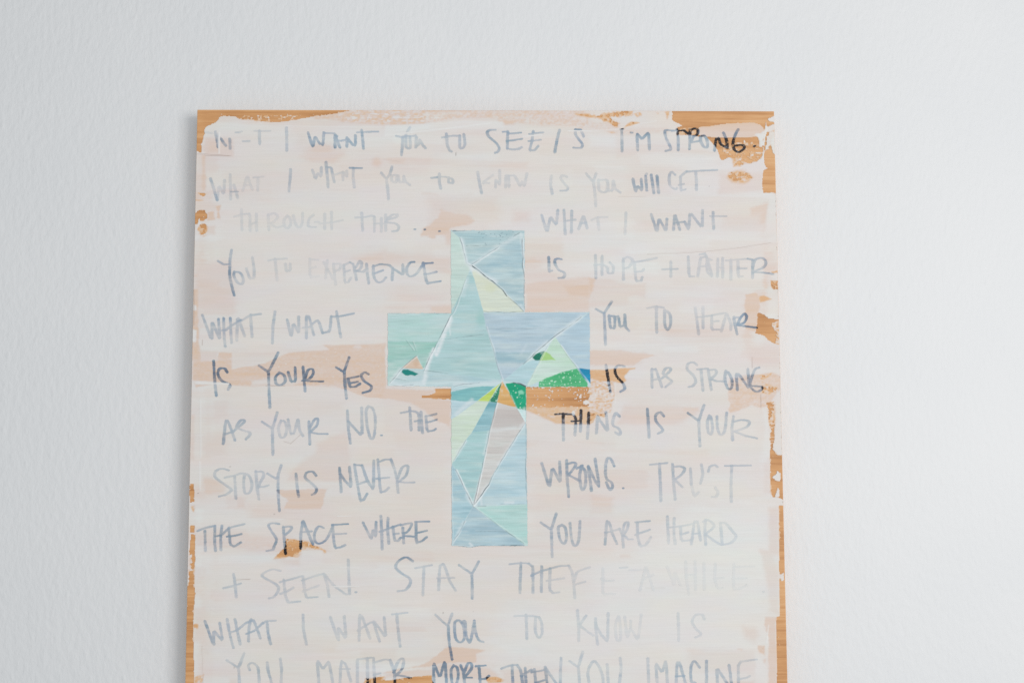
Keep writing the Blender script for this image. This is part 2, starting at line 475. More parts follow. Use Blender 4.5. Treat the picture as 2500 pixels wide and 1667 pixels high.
def coat_colour(u, v, c):
    col = ramp(c)
    pk = fbm(u, v, 120, 30, 5, 3)
    warm = fbm(u, v, 90, 40, 3, 3)
    w = smooth(.4, .65, c)[..., None]
    col = col * (1 + w * (pk[..., None] * np.array([.016, -.022, -.012]) + warm[..., None] * np.array([.02, .005, -.035])))
    return col


# ------------------------------------------------------------------ materials
def mat(name):
    m = bpy.data.materials.new(name)
    m.use_nodes = True
    nt = m.node_tree
    b = nt.nodes['Principled BSDF']
    return m, nt, b


def N(nt, t, **kw):
    n = nt.nodes.new(t)
    for k, v_ in kw.items():
        setattr(n, k, v_)
    return n


def paint_material(name, alpha=False, rough=.5, bump=.12):
    m, nt, b = mat(name)
    at = N(nt, 'ShaderNodeAttribute', attribute_name='paint')
    tc = N(nt, 'ShaderNodeTexCoord')
    mp = N(nt, 'ShaderNodeMapping')
    mp.inputs['Scale'].default_value = (28, 1, 900)
    nt.links.new(tc.outputs['Object'], mp.inputs[0])
    n1 = N(nt, 'ShaderNodeTexNoise')
    n1.inputs['Scale'].default_value = 1.0
    n1.inputs['Detail'].default_value = 4
    n1.inputs['Roughness'].default_value = .65
    nt.links.new(mp.outputs[0], n1.inputs['Vector'])
    r = N(nt, 'ShaderNodeMapRange')
    r.inputs['From Min'].default_value = .25
    r.inputs['From Max'].default_value = .75
    r.inputs['To Min'].default_value = .965
    r.inputs['To Max'].default_value = 1.03
    nt.links.new(n1.outputs['Fac'], r.inputs['Value'])
    mul = N(nt, 'ShaderNodeVectorMath', operation='SCALE')
    nt.links.new(at.outputs['Color'], mul.inputs[0])
    nt.links.new(r.outputs[0], mul.inputs['Scale'])
    nt.links.new(mul.outputs[0], b.inputs['Base Color'])
    b.inputs['Roughness'].default_value = rough
    b.inputs['Specular IOR Level'].default_value = .3
    n2 = N(nt, 'ShaderNodeTexNoise')
    n2.inputs['Scale'].default_value = 420
    n2.inputs['Detail'].default_value = 3
    nt.links.new(tc.outputs['Object'], n2.inputs['Vector'])
    ad = N(nt, 'ShaderNodeMath', operation='MULTIPLY_ADD')
    ad.inputs[1].default_value = .5
    nt.links.new(n2.outputs['Fac'], ad.inputs[0])
    nt.links.new(n1.outputs['Fac'], ad.inputs[2])
    bp = N(nt, 'ShaderNodeBump')
    bp.inputs['Strength'].default_value = bump
    bp.inputs['Distance'].default_value = .0012
    nt.links.new(ad.outputs[0], bp.inputs['Height'])
    nt.links.new(bp.outputs[0], b.inputs['Normal'])
    if alpha:
        nt.links.new(at.outputs['Alpha'], b.inputs['Alpha'])
    return m


M_COAT = paint_material('white_wash', rough=.48, bump=.13)
M_INK = paint_material('marker_ink', rough=.5, bump=.10)
M_FACET = paint_material('acrylic_colour', rough=.45, bump=.2)
M_LINE = paint_material('paint_ridge', rough=.5, bump=.05)


def wood_material():
    m, nt, b = mat('plywood')
    tc = N(nt, 'ShaderNodeTexCoord')
    mp = N(nt, 'ShaderNodeMapping')
    mp.inputs['Scale'].default_value = (3.5, 5, 150)
    nt.links.new(tc.outputs['Object'], mp.inputs[0])
    n1 = N(nt, 'ShaderNodeTexNoise')
    n1.inputs['Scale'].default_value = 1
    n1.inputs['Detail'].default_value = 6
    n1.inputs['Roughness'].default_value = .6
    n1.inputs['Distortion'].default_value = 1.2
    nt.links.new(mp.outputs[0], n1.inputs['Vector'])
    n2 = N(nt, 'ShaderNodeTexNoise')
    n2.inputs['Scale'].default_value = 14
    n2.inputs['Detail'].default_value = 5
    nt.links.new(tc.outputs['Object'], n2.inputs['Vector'])
    mp3 = N(nt, 'ShaderNodeMapping')
    mp3.inputs['Scale'].default_value = (60, 60, 1500)
    nt.links.new(tc.outputs['Object'], mp3.inputs[0])
    n3 = N(nt, 'ShaderNodeTexNoise')
    n3.inputs['Scale'].default_value = 1
    n3.inputs['Detail'].default_value = 2
    nt.links.new(mp3.outputs[0], n3.inputs['Vector'])
    cr_ = N(nt, 'ShaderNodeValToRGB')
    e = cr_.color_ramp.elements
    a, bb = lin((170, 115, 66)) / GAIN, lin((220, 178, 132)) / GAIN
    e[0].position, e[0].color = .40, (*a, 1)
    e[1].position, e[1].color = .78, (*bb, 1)
    mid = e.new(.58)
    mid.color = (*(lin((202, 150, 99)) / GAIN), 1)
    mx = N(nt, 'ShaderNodeMath', operation='MULTIPLY_ADD')
    mx.inputs[1].default_value = .45
    nt.links.new(n2.outputs['Fac'], mx.inputs[0])
    m1 = N(nt, 'ShaderNodeMath', operation='MULTIPLY')
    m1.inputs[1].default_value = .55
    nt.links.new(n1.outputs['Fac'], m1.inputs[0])
    nt.links.new(m1.outputs[0], mx.inputs[2])
    m3 = N(nt, 'ShaderNodeMath', operation='MULTIPLY_ADD')
    m3.inputs[1].default_value = .15
    nt.links.new(n3.outputs['Fac'], m3.inputs[0])
    nt.links.new(mx.outputs[0], m3.inputs[2])
    nt.links.new(m3.outputs[0], cr_.inputs[0])
    nt.links.new(cr_.outputs[0], b.inputs['Base Color'])
    b.inputs['Roughness'].default_value = .55
    bp = N(nt, 'ShaderNodeBump')
    bp.inputs['Strength'].default_value = .15
    bp.inputs['Distance'].default_value = .0008
    nt.links.new(n1.outputs['Fac'], bp.inputs['Height'])
    nt.links.new(bp.outputs[0], b.inputs['Normal'])
    return m


M_WOOD = wood_material()


def wall_material():
    m, nt, b = mat('painted_plaster')
    tc = N(nt, 'ShaderNodeTexCoord')
    mp = N(nt, 'ShaderNodeMapping')
    mp.inputs['Scale'].default_value = (1, 1, .55)
    nt.links.new(tc.outputs['Object'], mp.inputs[0])
    n1 = N(nt, 'ShaderNodeTexNoise')
    n1.inputs['Scale'].default_value = 165
    n1.inputs['Detail'].default_value = 3
    n1.inputs['Roughness'].default_value = .55
    nt.links.new(mp.outputs[0], n1.inputs['Vector'])
    n2 = N(nt, 'ShaderNodeTexNoise')
    n2.inputs['Scale'].default_value = 24
    n2.inputs['Detail'].default_value = 4
    nt.links.new(mp.outputs[0], n2.inputs['Vector'])
    vo = N(nt, 'ShaderNodeTexVoronoi')
    vo.inputs['Scale'].default_value = 60
    nt.links.new(mp.outputs[0], vo.inputs['Vector'])
    mr = N(nt, 'ShaderNodeMapRange')
    mr.inputs['From Min'].default_value = .0
    mr.inputs['From Max'].default_value = .16
    mr.inputs['To Min'].default_value = 1
    mr.inputs['To Max'].default_value = 0
    nt.links.new(vo.outputs['Distance'], mr.inputs['Value'])
    a1 = N(nt, 'ShaderNodeMath', operation='MULTIPLY_ADD')
    a1.inputs[1].default_value = .3
    nt.links.new(n2.outputs['Fac'], a1.inputs[0])
    nt.links.new(n1.outputs['Fac'], a1.inputs[2])
    a2 = N(nt, 'ShaderNodeMath', operation='MULTIPLY_ADD')
    a2.inputs[1].default_value = .3
    nt.links.new(mr.outputs[0], a2.inputs[0])
    nt.links.new(a1.outputs[0], a2.inputs[2])
    bp = N(nt, 'ShaderNodeBump')
    bp.inputs['Strength'].default_value = .33
    bp.inputs['Distance'].default_value = .0020
    nt.links.new(a2.outputs[0], bp.inputs['Height'])
    nt.links.new(bp.outputs[0], b.inputs['Normal'])
    n4 = N(nt, 'ShaderNodeTexNoise')
    n4.inputs['Scale'].default_value = 5
    n4.inputs['Detail'].default_value = 3
    nt.links.new(tc.outputs['Object'], n4.inputs['Vector'])
    cr_ = N(nt, 'ShaderNodeValToRGB')
    e = cr_.color_ramp.elements
    e[0].position, e[0].color = .3, (.785, .79, .795, 1)
    e[1].position, e[1].color = .7, (.81, .81, .81, 1)
    nt.links.new(n4.outputs['Fac'], cr_.inputs[0])
    nt.links.new(cr_.outputs[0], b.inputs['Base Color'])
    b.inputs['Roughness'].default_value = .6
    b.inputs['Specular IOR Level'].default_value = .25
    return m


M_WALL = wall_material()


# ------------------------------------------------------------------ mesh helpers
def link_mesh(name, verts, faces, m, parent=None, col=None):
    me = bpy.data.meshes.new(name)
    verts = np.asarray(verts, np.float32)
    faces = np.asarray(faces, np.int32)
    me.vertices.add(len(verts))
    me.vertices.foreach_set('co', verts.ravel())
    k = faces.shape[1]
    me.loops.add(faces.size)
    me.loops.foreach_set('vertex_index', faces.ravel())
    me.polygons.add(len(faces))
    me.polygons.foreach_set('loop_start', np.arange(0, faces.size, k, dtype=np.int32))
    me.polygons.foreach_set('loop_total', np.full(len(faces), k, np.int32))
    me.update(calc_edges=True)
    me.validate()
    if col is not None:
        at = me.attributes.new('paint', 'FLOAT_COLOR', 'POINT')
        at.data.foreach_set('color', np.asarray(col, np.float32).ravel())
    me.materials.append(m)
    o = bpy.data.objects.new(name, me)
    COL.objects.link(o)
    if parent:
        o.parent = parent
    return o


def patch(name, U, V, rgb, mask, m, parent, height, relief=None, cells=None):
    """Thin skin of paint lying on the face: the grid cells whose corners are all inside the mask."""
    X, Z = on_board(U, V)
    inb = (np.abs(X) <= BW / 2) & (Z <= BH) & (Z >= 0)
    if cells is None:
        on = mask & inb
        cells = on[:-1, :-1] & on[1:, :-1] & on[:-1, 1:] & on[1:, 1:]
    ny, nx = U.shape
    idx = np.arange(ny * nx).reshape(ny, nx)
    f = np.stack([idx[1:, :-1][cells], idx[1:, 1:][cells], idx[:-1, 1:][cells], idx[:-1, :-1][cells]], -1)
    if len(f) == 0:
        return None
    used = np.zeros(ny * nx, bool)
    used[f.ravel()] = True
    remap = np.cumsum(used) - 1
    Y = np.full_like(X, YF - height)
    if relief is not None:
        Y = Y - relief
    vv = np.stack([X.ravel()[used], Y.ravel()[used], Z.ravel()[used]], -1)
    cc = np.concatenate([rgb.reshape(-1, 3)[used], np.ones((int(used.sum()), 1))], 1)
    return link_mesh(name, vv, remap[f], m, parent, cc)


def box_mesh(x0, x1, y0, y1, z0, z1, bev=0.0):
    v_ = [(x0, y0, z0), (x1, y0, z0), (x1, y1, z0), (x0, y1, z0), (x0, y0, z1), (x1, y0, z1), (x1, y1, z1), (x0, y1, z1)]
    f_ = [(3, 2, 1, 0), (4, 5, 6, 7), (0, 1, 5, 4), (1, 2, 6, 5), (2, 3, 7, 6), (3, 0, 4, 7)]
    return v_, f_


# ------------------------------------------------------------------ wall
wv, wf = box_mesh(-3.2, 3.2, -.007, .12, -1.2, 2.4)
wall = link_mesh('wall', wv, wf, M_WALL)
wall['kind'] = 'structure'

# ------------------------------------------------------------------ the panel
root = bpy.data.objects.new('painted_panel', None)
COL.objects.link(root)
root['label'] = 'plywood panel washed in white paint with faded handwriting and a blue green cross'
root['category'] = 'painting'

import bmesh
bm = bmesh.new()
bmesh.ops.create_cube(bm, size=1)
for w_ in bm.verts:
    w_.co = Vector((w_.co.x * BW, YF + TH / 2 + w_.co.y * TH, BH / 2 + w_.co.z * BH))
bmesh.ops.bevel(bm, geom=list(bm.edges), offset=.0007, segments=2, affect='EDGES', profile=.6)
me = bpy.data.meshes.new('wooden_board')
bm.to_mesh(me)
bm.free()
me.materials.append(M_WOOD)
board = bpy.data.objects.new('wooden_board', me)
COL.objects.link(board)
board.parent = root
cv, cf = box_mesh(-.2, .2, YF + TH, -.0072, .80, .86)
link_mesh('hanging_cleat', cv, cf, M_WOOD, root)
cv, cf = box_mesh(-.2, .2, YF + TH, -.0072, .06, .12)
link_mesh('spacer_batten', cv, cf, M_WOOD, root)

# ---- the white wash
STEP = 2.0
# regular grid in board space so its rim follows the panel exactly
xs = np.linspace(-BW / 2 + .0004, BW / 2 - .0004, 735)
zt = np.concatenate([np.arange(BH - .0004, .27, -.00086), np.linspace(.268, .0004, 60)])
XX, ZZ = np.meshgrid(xs, zt)
U, V = to_px(XX, ZZ)
C = cover(U, V)
colr = coat_colour(U, V, C)
rl = .00012 * np.clip(C, 0, 1) + .00010 * np.clip(fbm(U, V, 60, 6, 2, 3), 0, 1)
# tiny dark nicks and hairline cracks in the wash
nick = [(1113, 377, 1.2, 4), (562, 1138, 3, .9), (1731, 455, 1.1, 1.1), (670, 1254, 1.2, 1.2), (572, 1628, 3, 1), (462, 1629, 1.2, 1.4),
        (921, 718, .8, .8), (524, 760, 0, 0), (626, 1013, 0, 0), (484, 1203, 1.6, .8), (1082, 1495, 1, 1.6), (1155, 1492, 1.3, .8)]
for x, y, rx, ry in nick:
    if rx:
        d = np.sqrt(((U - x) / rx) ** 2 + ((V - y) / ry) ** 2)
        w_ = (.55 * (1 - smooth(.7, 1.4, d)))[..., None]
        colr = colr * (1 - w_) + w_ * lin((105, 98, 92))
# chipped rim on the right
for _ in range(70):
    y = _sr.uniform(480, 1640)
    x = 1890 + (y - 272) * .02366 - _sr.uniform(.3, 1.4)
    d = np.sqrt(((U - x) / 1.3) ** 2 + ((V - y) / _sr.uniform(.8, 2.2)) ** 2)
    w_ = (_sr.uniform(.2, .75) * (1 - smooth(.6, 1.5, d)))[..., None]
    colr = colr * (1 - w_) + w_ * lin((112, 92, 74))


def segdist(u, v, a, b):
    ex, ey = b[0] - a[0], b[1] - a[1]
    t = np.clip(((u - a[0]) * ex + (v - a[1]) * ey) / (ex * ex + ey * ey + 1e-9), 0, 1)
    return np.hypot(u - a[0] - t * ex, v - a[1] - t * ey)


hair = [('A0', '180,640 560,662', .35), ('A0', '285,660 580,665', .3), ('A1', '-20,700 180,735', .1), ('B2', '660,285 1000,275 1330,255 1700,215 2080,155', .24),
        ('C0', '985,478 1205,478', .4), ('C0', '1190,1115 1270,1140 1380,1040', .3), ('C2', '1865,150 1865,270', .35), ('C2', '1965,580 1965,720', .4),
        ('A2', '330,1135 640,1135', .15), ('E0', '610,380 800,374', .45), ('E0', '1780,490 2040,455', .15), ('B0', '400,1138 1500,1140', .16),
        ('E2', '640,470 860,470', .12), ('E0', '250,1140 262,1566', .16), ('C0', '220,620 235,1300', .1), ('B0', '160,690 158,1100', .4), ('B0', '255,1270 255,1330', .4)]
for code, s, a in hair:
    q = px(code, pts(s))
    for p0, p1 in zip(q[:-1], q[1:]):
        x0, x1 = min(p0[0], p1[0]) - 4, max(p0[0], p1[0]) + 4
        y0, y1 = min(p0[1], p1[1]) - 4, max(p0[1], p1[1]) + 4
        m_ = (U > x0) & (U < x1) & (V > y0) & (V < y1)
        d = segdist(U[m_], V[m_], p0, p1)
        w_ = (a * (1 - smooth(.4, 1.5, d)))[..., None]
        colr[m_] = colr[m_] * (1 - w_) + w_ * lin((150, 125, 110))
white = [('A1', '0,430 300,395 700,350 1200,290', .5, 3), ('A1', '1580,440 1800,420', .8, 1.6), ('A1', '2100,378 2352,378', .8, 1.6), ('A2', '0,378 300,360 560,300 760,262', .4, 1.6),
         ('A0', '450,400 446,630', .7, 2.6), ('D0', '1810,655 1970,652', .6, 1.3), ('D0', '960,708 1180,690', .4, 2), ('E0', '1760,458 2050,452', .6, 1.3),
         ('E0', '1830,235 2060,240', .3, 1.5), ('C0', '180,445 560,455', .5, 2.2), ('A0', '1200,322 2300,335', .25, 2.5), ('D0', '225,30 230,360', .45, 3),
         ('C0', '230,640 235,1300', .4, 3), ('D1', '1380,510 1460,505', .3, 3), ('C2', '290,440 290,680', .4, 2), ('E2', '2050,900 2030,1100', .5, 2.5)]
for code, s, a, wd in white:
    q = px(code, pts(s))
    for p0, p1 in zip(q[:-1], q[1:]):
        x0, x1 = min(p0[0], p1[0]) - 6, max(p0[0], p1[0]) + 6
        y0, y1 = min(p0[1], p1[1]) - 6, max(p0[1], p1[1]) + 6
        m_ = (U > x0) & (U < x1) & (V > y0) & (V < y1)
        d = segdist(U[m_], V[m_], p0, p1)
        k_ = a * (1 - smooth(wd * .3, wd, d))
        colr[m_] = colr[m_] * (1 - k_[..., None]) + k_[..., None] * lin((222, 222, 220)) / GAIN
        rl[m_] += .0002 * k_
patch('white_wash', U, V, colr, C > .13, M_COAT, root, .0002, rl)

# ------------------------------------------------------------------ handwriting
# tile, strength, strokes ('~' smooth curve, '@x' strength multiplier from here on)
WORDS = [
    ('WHAT', 'A0', .40, '405,390 420,470 435,560|@.7 405,395 440,440|@1 470,470 495,510 525,545|570,470 575,580|@.5 440,440 470,470|290,395 370,402|@1 635,395 670,397|@.8 670,395 710,385|@.8 720,497 800,495|@1 910,380 915,525|@.7 850,380 1035,378'),
    ('I', 'A0', .45, '1222,345 1225,600'),
    ('WANT', 'A0', .62, '1470,400 1500,500 1525,558 1550,440 1600,520 1640,535 1650,400|1650,402 1770,405 1800,440|1780,565 1775,420 1835,565|1770,490 1850,490|1850,490 1915,480 1915,555|1915,455 1985,540 2012,540 2015,430|@.8 2030,395 2100,390 2275,385|@1 2085,370 2105,580'),
    ('YOU', 'A1', .5, '285,340 250,400|125,435 190,450 265,435|205,450 200,540 190,650|~240,430 245,560 290,565 285,440|290,440 360,430 355,565|355,565 390,530 400,480 430,540 465,575'),
    ('TO', 'A1', .46, '705,415 715,540 740,600 765,615|655,455 760,435 860,435|~860,435 860,560 890,575 918,530 905,420'),
    ('SEE', 'A1', .55, '~1270,365 1200,370 1175,400 1200,450 1270,510 1310,570 1300,610 1265,630|1410,385 1405,580|1350,390 1400,385 1430,410 1565,398|1395,495 1470,485 1575,468|1400,580 1470,592 1530,585 1570,565|1700,385 1690,490 1660,600 1720,600 1760,550|1655,415 1720,405 1820,395|1650,495 1790,480'),
    ('IS', 'A1', .52, '2005,370 1975,480 1950,620|~2190,365 2190,420 2230,480 2265,530 2250,570 2160,570|2190,370 2250,365 2280,440|@1.7 2180,362 2250,362'),
    ("I'M", 'A2', .52, '365,365 370,610|@1.2 350,358 385,356|@.8 468,396 490,398|@1 550,595 540,410 600,470 675,395 685,585'),
    ('STRONG', 'A2', .52, '@.9 ~970,375 880,370 860,395 880,470 920,550 925,590 870,608|@1 940,380 1010,372|1000,360 1015,470 1015,595|1000,378 1080,372 1130,410|1145,585 1150,370|~1150,375 1200,350 1240,370 1230,420 1190,440|1190,440 1160,510 1250,495|~1270,440 1310,435 1345,480 1350,560 1310,560 1275,500 1270,450|1430,600 1450,470 1480,460 1500,530 1570,572 1580,570 1570,480 1535,400|~1705,360 1670,420 1645,520 1660,590 1710,620 1765,585 1770,550 1720,540 1650,552|1885,555 1898,550'),
    ('WHAT', 'A0', .5, '350,925 380,1020 425,1170|@.55 425,1165 448,1005 500,1105 510,945|@.45 575,880 580,1160|620,1000 660,1140|@.8 580,1075 665,1075|@.25 720,1060 770,890 830,1050|740,1000 810,995|895,920 890,1060|840,912 960,900'),
    ('I', 'A0', .38, '1268,820 1265,900 1250,1070'),
    ('WANT', 'A0', .33, '1520,830 1555,925 1580,860 1620,900 1620,800|@1.2 1675,740 1690,900 1700,1020|1680,790 1735,800 1750,870 1770,960|@.8 1780,880 1870,850 1870,940|1870,850 1915,905 1915,840|@1.5 1945,803 2090,805|@1 1990,805 1985,900 2000,1020'),
    ('YOU', 'A1', .34, '80,790 55,880 15,930 30,1020 40,1160|-40,860 15,930|@.9 ~75,890 80,950 130,960 130,890 80,890|150,890 165,965 215,960 215,890 235,960 285,995'),
    ('TO', 'A1', .36, '625,870 625,960 640,1035|@1.7 530,918 600,908|@.9 600,905 700,905|~700,905 770,930 775,975 730,965 735,915'),
    ('KNOW', 'A1', .30, '1065,850 1080,950 1110,1090|@.6 1240,885 1120,975 1200,975|@.75 1270,1020 1270,930 1320,1000 1315,830|@.7 1385,1020 1390,890 1420,890 1425,1020|1420,890 1490,890 1550,1010 1575,960 1600,1010 1630,870'),
    ('IS', 'A1', .32, '1910,895 1900,1000 1920,1095|~2090,905 2040,890 2020,920 2060,980 2100,1030 2080,1060 2010,1065'),
    ('YOU', 'A2', .28, '-40,870 30,950|70,870 40,960 55,1050 70,1240|~100,940 110,1060 190,1070 200,950 110,940|200,950 215,1060 260,1060 270,940 290,1040 350,1085'),
    ('WILL', 'A2', .5, '495,930 525,1075 550,1010 600,1060 590,930|640,900 655,1060|@.5 640,885 655,868|@1 705,885 735,1090|770,895 790,1085'),
    ('GET', 'A2', .36, '~980,880 940,850 915,890 920,1000 980,1045 1000,1035|1040,900 1045,1060 1100,1050|1040,900 1110,840|1020,1000 1080,985|@1.3 1110,845 1250,835 1465,825|@1.2 1215,850 1225,950 1225,1050'),
    ('THROUGH', 'A0', .22, '705,1280 710,1510|620,1360 740,1330 800,1330 805,1520|875,1330 880,1520|805,1450 870,1430|1020,1510 1010,1340|~1010,1345 1080,1322 1120,1360 1085,1410 1030,1440|1040,1440 1110,1490 1175,1470|~1235,1350 1195,1400 1200,1470 1235,1492 1268,1450 1265,1390 1235,1350|~1300,1350 1325,1440 1370,1485 1403,1430 1410,1320|~1530,1340 1480,1390 1470,1460 1500,1480 1560,1480|1550,1420 1600,1420|1660,1330 1660,1500|1740,1310 1740,1500|1600,1440 1740,1430 1870,1400'),
    ('THIS', 'A0', .34, '2085,1320 2095,1520|2010,1370 2120,1365 2200,1350 2230,1360|@.8 2230,1360 2230,1530|2310,1380 2310,1530|2230,1440 2352,1440|2360,1340 2362,1520|@1 ~2372,1400 2470,1370 2497,1340 2442,1340 2382,1380|~2352,1420 2412,1430 2472,1440 2512,1480 2492,1520 2432,1530'),
    ('three dots', 'A1', .85, '335,1506 350,1506|452,1508 465,1508|620,1529 632,1528'),
    ('WHAT', 'A1', .42, '1800,1345 1860,1545 1900,1360 1970,1460 1985,1290|2055,1285 2070,1560|2145,1300 2140,1540|2070,1410 2190,1395|@.85 2225,1500 2280,1340 2320,1490|2240,1440 2310,1430|@.5 2372,1400 2442,1370 2557,1365|2442,1375 2457,1505'),
    ('I', 'A2', .28, '415,1320 405,1560'),
    ('WANT', 'A2', .46, '705,1335 770,1540 795,1380 875,1530 885,1390|960,1510 975,1330 1035,1510|960,1430 1090,1420|1090,1420 1135,1510 1150,1310 1290,1490 1295,1290|1415,1310 1420,1500|@.8 1380,1355 1570,1355'),
    ('YOU', 'B0', .5, '590,240 570,380 570,560 620,755|435,365 500,405 570,400|@.85 ~640,490 690,500 725,570 710,625 660,610 620,540 620,490|@.6 760,450 800,565 850,560 850,460 830,325'),
    ('TO', 'B0', .22, '1090,340 1105,480 1115,585|1010,360 1090,345 1230,335|1210,400 1220,480 1265,470 1265,400'),
    ('EXPERIENCE', 'B0', .62, '@.2 1490,340 1490,550 1600,540|1490,345 1590,350|1490,450 1560,430|@.3 1650,380 1750,560|1690,360 1670,560|@.35 1760,400 1785,630|~1760,400 1840,400 1830,460 1780,480|@.55 1880,410 1890,610 1930,610 1960,560|1880,410 1950,380|1890,490 1950,470|@.8 1950,380 1990,400 2025,580|~2020,430 2060,370 2085,390 2070,450 2030,480|2030,480 2100,490 2120,470|2140,400 2150,520 2165,620|@.9 ~2220,420 2220,520 2260,600 2320,600 2362,555|2210,430 2300,400 2400,410 2442,450 2432,580|2240,505 2330,470|@1 2442,450 2562,525 2557,410|~2692,375 2642,385 2602,450 2612,520 2652,540 2712,510 2792,400|2792,390 2832,620 2902,610 2992,595|2782,395 2902,385|2802,515 2862,510 2947,488'),
    ('IS', 'B1', .56, '1880,325 1885,480 1920,475|~2030,345 1970,340 1950,380 1990,460 2060,500 2050,550 1990,560'),
    ('HOPE', 'B2', .37, '65,300 70,555|140,310 140,520|50,410 150,405|~150,405 200,440 210,500 260,500 270,430 230,380|385,575 385,340|~385,340 440,320 490,360 450,430 400,450|510,380 530,590 590,590 600,550|520,490 600,480 620,460|510,380 640,355 770,330'),
    ('plus sign', 'B2', .42, '930,375 930,540|830,460 1010,455'),
    ('LAGHTER', 'B2', .38, '1130,315 1140,540 1200,540|@.8 1240,540 1270,330 1330,310|1260,290 1330,280 1400,520|1260,430 1330,420|~1400,350 1350,350 1350,480 1400,540|1470,340 1465,540|1525,330 1525,550|1470,440 1525,440|1560,360 1660,350 1810,340|1620,350 1620,575|1700,370 1705,545 1760,540|1700,450 1800,450|@1.2 1870,555 1870,360|1810,338 1870,350|~1870,440 1900,350 1980,330 2020,370 2000,430 1880,490|1860,490 1980,495 2110,515'),
    ('WHAT', 'B0', .55, '255,985 365,1280 365,1050 460,1275 440,1030|500,1020 505,1250 520,1345|575,1020 590,1300|480,1160 520,1160 580,1110 700,1040|@.75 650,1270 660,1000 740,1220|700,1050 800,990 930,970|810,985 825,1230'),
    ('I', 'B0', .44, '1090,945 1065,1120 1060,1305'),
    ('WANT', 'B0', .56, '1230,1040 1275,1235 1300,1080 1365,1190 1360,1005|1450,1245 1450,1000 1480,1000 1535,1210|1410,1130 1500,1120|~1500,1110 1550,1060 1590,1060 1635,1190|1635,1190 1720,1170 1735,1000|1735,1000 1800,1005 1995,965|1795,945 1845,1235'),
    ('YOU', 'B2', .5, '70,915 165,965 250,830|165,965 180,1320|220,990 235,1130 285,1135 290,1000 215,990|290,1000 330,1000 345,1120 400,1100 400,965 410,1120 450,1165'),
    ('TO', 'B2', .4, '@.8 765,890 765,1120 770,1180|655,905 760,885 850,900|@1 ~860,930 860,1080 890,1150 925,1100 925,1000 900,950 860,930'),
    ('HEAR', 'B2', .5, '@.5 1210,900 1230,1050 1250,1200|1300,890 1300,1130|1230,1010 1400,990|1400,990 1400,1150 1490,1150|1390,1060 1480,1050|1400,985 1560,960|@.45 1510,1170 1570,960 1620,1080 1620,1150|@.9 1690,1200 1650,1010 1710,1010|@1.3 ~1700,1080 1740,1000 1780,970 1800,1010 1770,1070 1700,1100|@1.5 1690,1100 1780,1110 1920,1130'),
    ('IS', 'C0', .72, '385,195 395,400 415,590|~540,320 510,280 450,285 435,350 480,420 570,465 550,520'),
    ('YOUR', 'C0', .7, '905,245 1015,320 1125,100|1015,320 1020,500 1030,725|~1140,325 1095,380 1100,450 1150,470 1205,430 1195,360 1140,325|1240,325 1275,430 1325,425 1320,270|1410,260 1435,535|~1430,400 1470,300 1520,290 1525,340 1480,400 1410,415|1400,420 1500,425 1645,428'),
    ('YES', 'C0', .72, '1790,265 1880,320 1940,155|1885,320 1890,450 1910,620|1930,400 1950,490 2010,490 2065,455|1920,395 2050,370|1945,450 2040,430|~2165,345 2120,325 2080,360 2110,420 2190,480 2180,530 2095,560'),
    ('IS', 'C2', .56, '185,240 210,400 235,545|~400,255 330,245 290,290 310,370 380,450 400,510 350,545'),
    ('AS', 'C2', .43, '715,495 710,290 760,290 825,485|710,410 830,395|~830,390 920,310 920,275 870,280 845,340 900,390 940,430 870,490'),
    ('STRONG', 'C2', .45, '@.85 ~1230,240 1190,210 1130,225 1120,290 1190,360 1215,430 1180,480 1135,490|1230,290 1360,280|1275,290 1300,530|1395,520 1360,300|~1360,300 1440,295 1450,340 1390,400|1390,400 1450,425 1530,425 1560,400|@1.1 ~1560,310 1550,400 1580,500 1620,510 1635,430 1600,340 1560,310|1695,520 1680,345 1710,345 1830,515 1815,290|~1945,270 1890,300 1840,460 1870,520 1920,545 1970,520 1970,490 1860,480'),
    ('AS', 'C0', .5, '495,1140 525,880 550,880 630,1100|510,1035 620,1000|~610,1000 730,900 730,870 690,880 650,950 700,980 790,1010 800,1040 755,1090'),
    ('YOUR', 'C0', .48, '940,890 1060,970 1115,785|1060,970 1065,1265|@.85 ~1160,880 1130,960 1150,1060 1200,1060 1225,970 1200,890 1160,880|1240,865 1270,1030 1310,1020 1355,850 1370,990 1410,1050|@1.2 1480,890 1490,1145|~1490,960 1540,870 1580,860 1570,930 1490,1010|1490,1010 1590,1030 1695,1030'),
    ('NO', 'C0', .48, '1920,765 1930,950 1955,1135|1925,880 2090,1060 2085,730|~2160,715 2135,770 2150,950 2190,1080 2230,1040 2240,850 2210,740 2160,715|@1.3 2305,1045 2318,1045'),
    ('THE', 'C1', .5, '180,790 280,770|285,730 300,980|~280,765 360,780 390,830 390,985|415,780 430,1015|340,885 420,870|470,830 485,1000 560,990 585,970|470,830 590,800|470,905 595,865'),
    ('THING', 'C1', .44, '1950,805 2030,800 2160,805|2045,800 2050,1100|~2160,805 2190,860 2185,960 2180,1040|2250,760 2245,1000|2140,885 2250,880|2340,790 2325,1080|2427,1020 2442,830 2452,850 2562,1010 2537,785|~2692,830 2652,790 2622,850 2617,930 2672,960 2702,1000 2692,1040 2642,1010'),
    ('IS', 'C2', .52, '660,745 670,880 680,1070|~850,825 810,785 760,810 760,880 830,970 830,1000 780,1025'),
    ('YOUR', 'C2', .5, '1125,790 1250,880 1310,700|1250,880 1265,1165|~1370,820 1350,900 1360,1010 1395,1030 1410,950 1390,840 1370,820|~1460,830 1465,960 1500,1040 1550,990 1570,790|1650,830 1630,960 1640,1095|~1650,890 1740,870 1830,890 1800,950 1660,1000|1660,1000 1780,1050 1920,1080'),
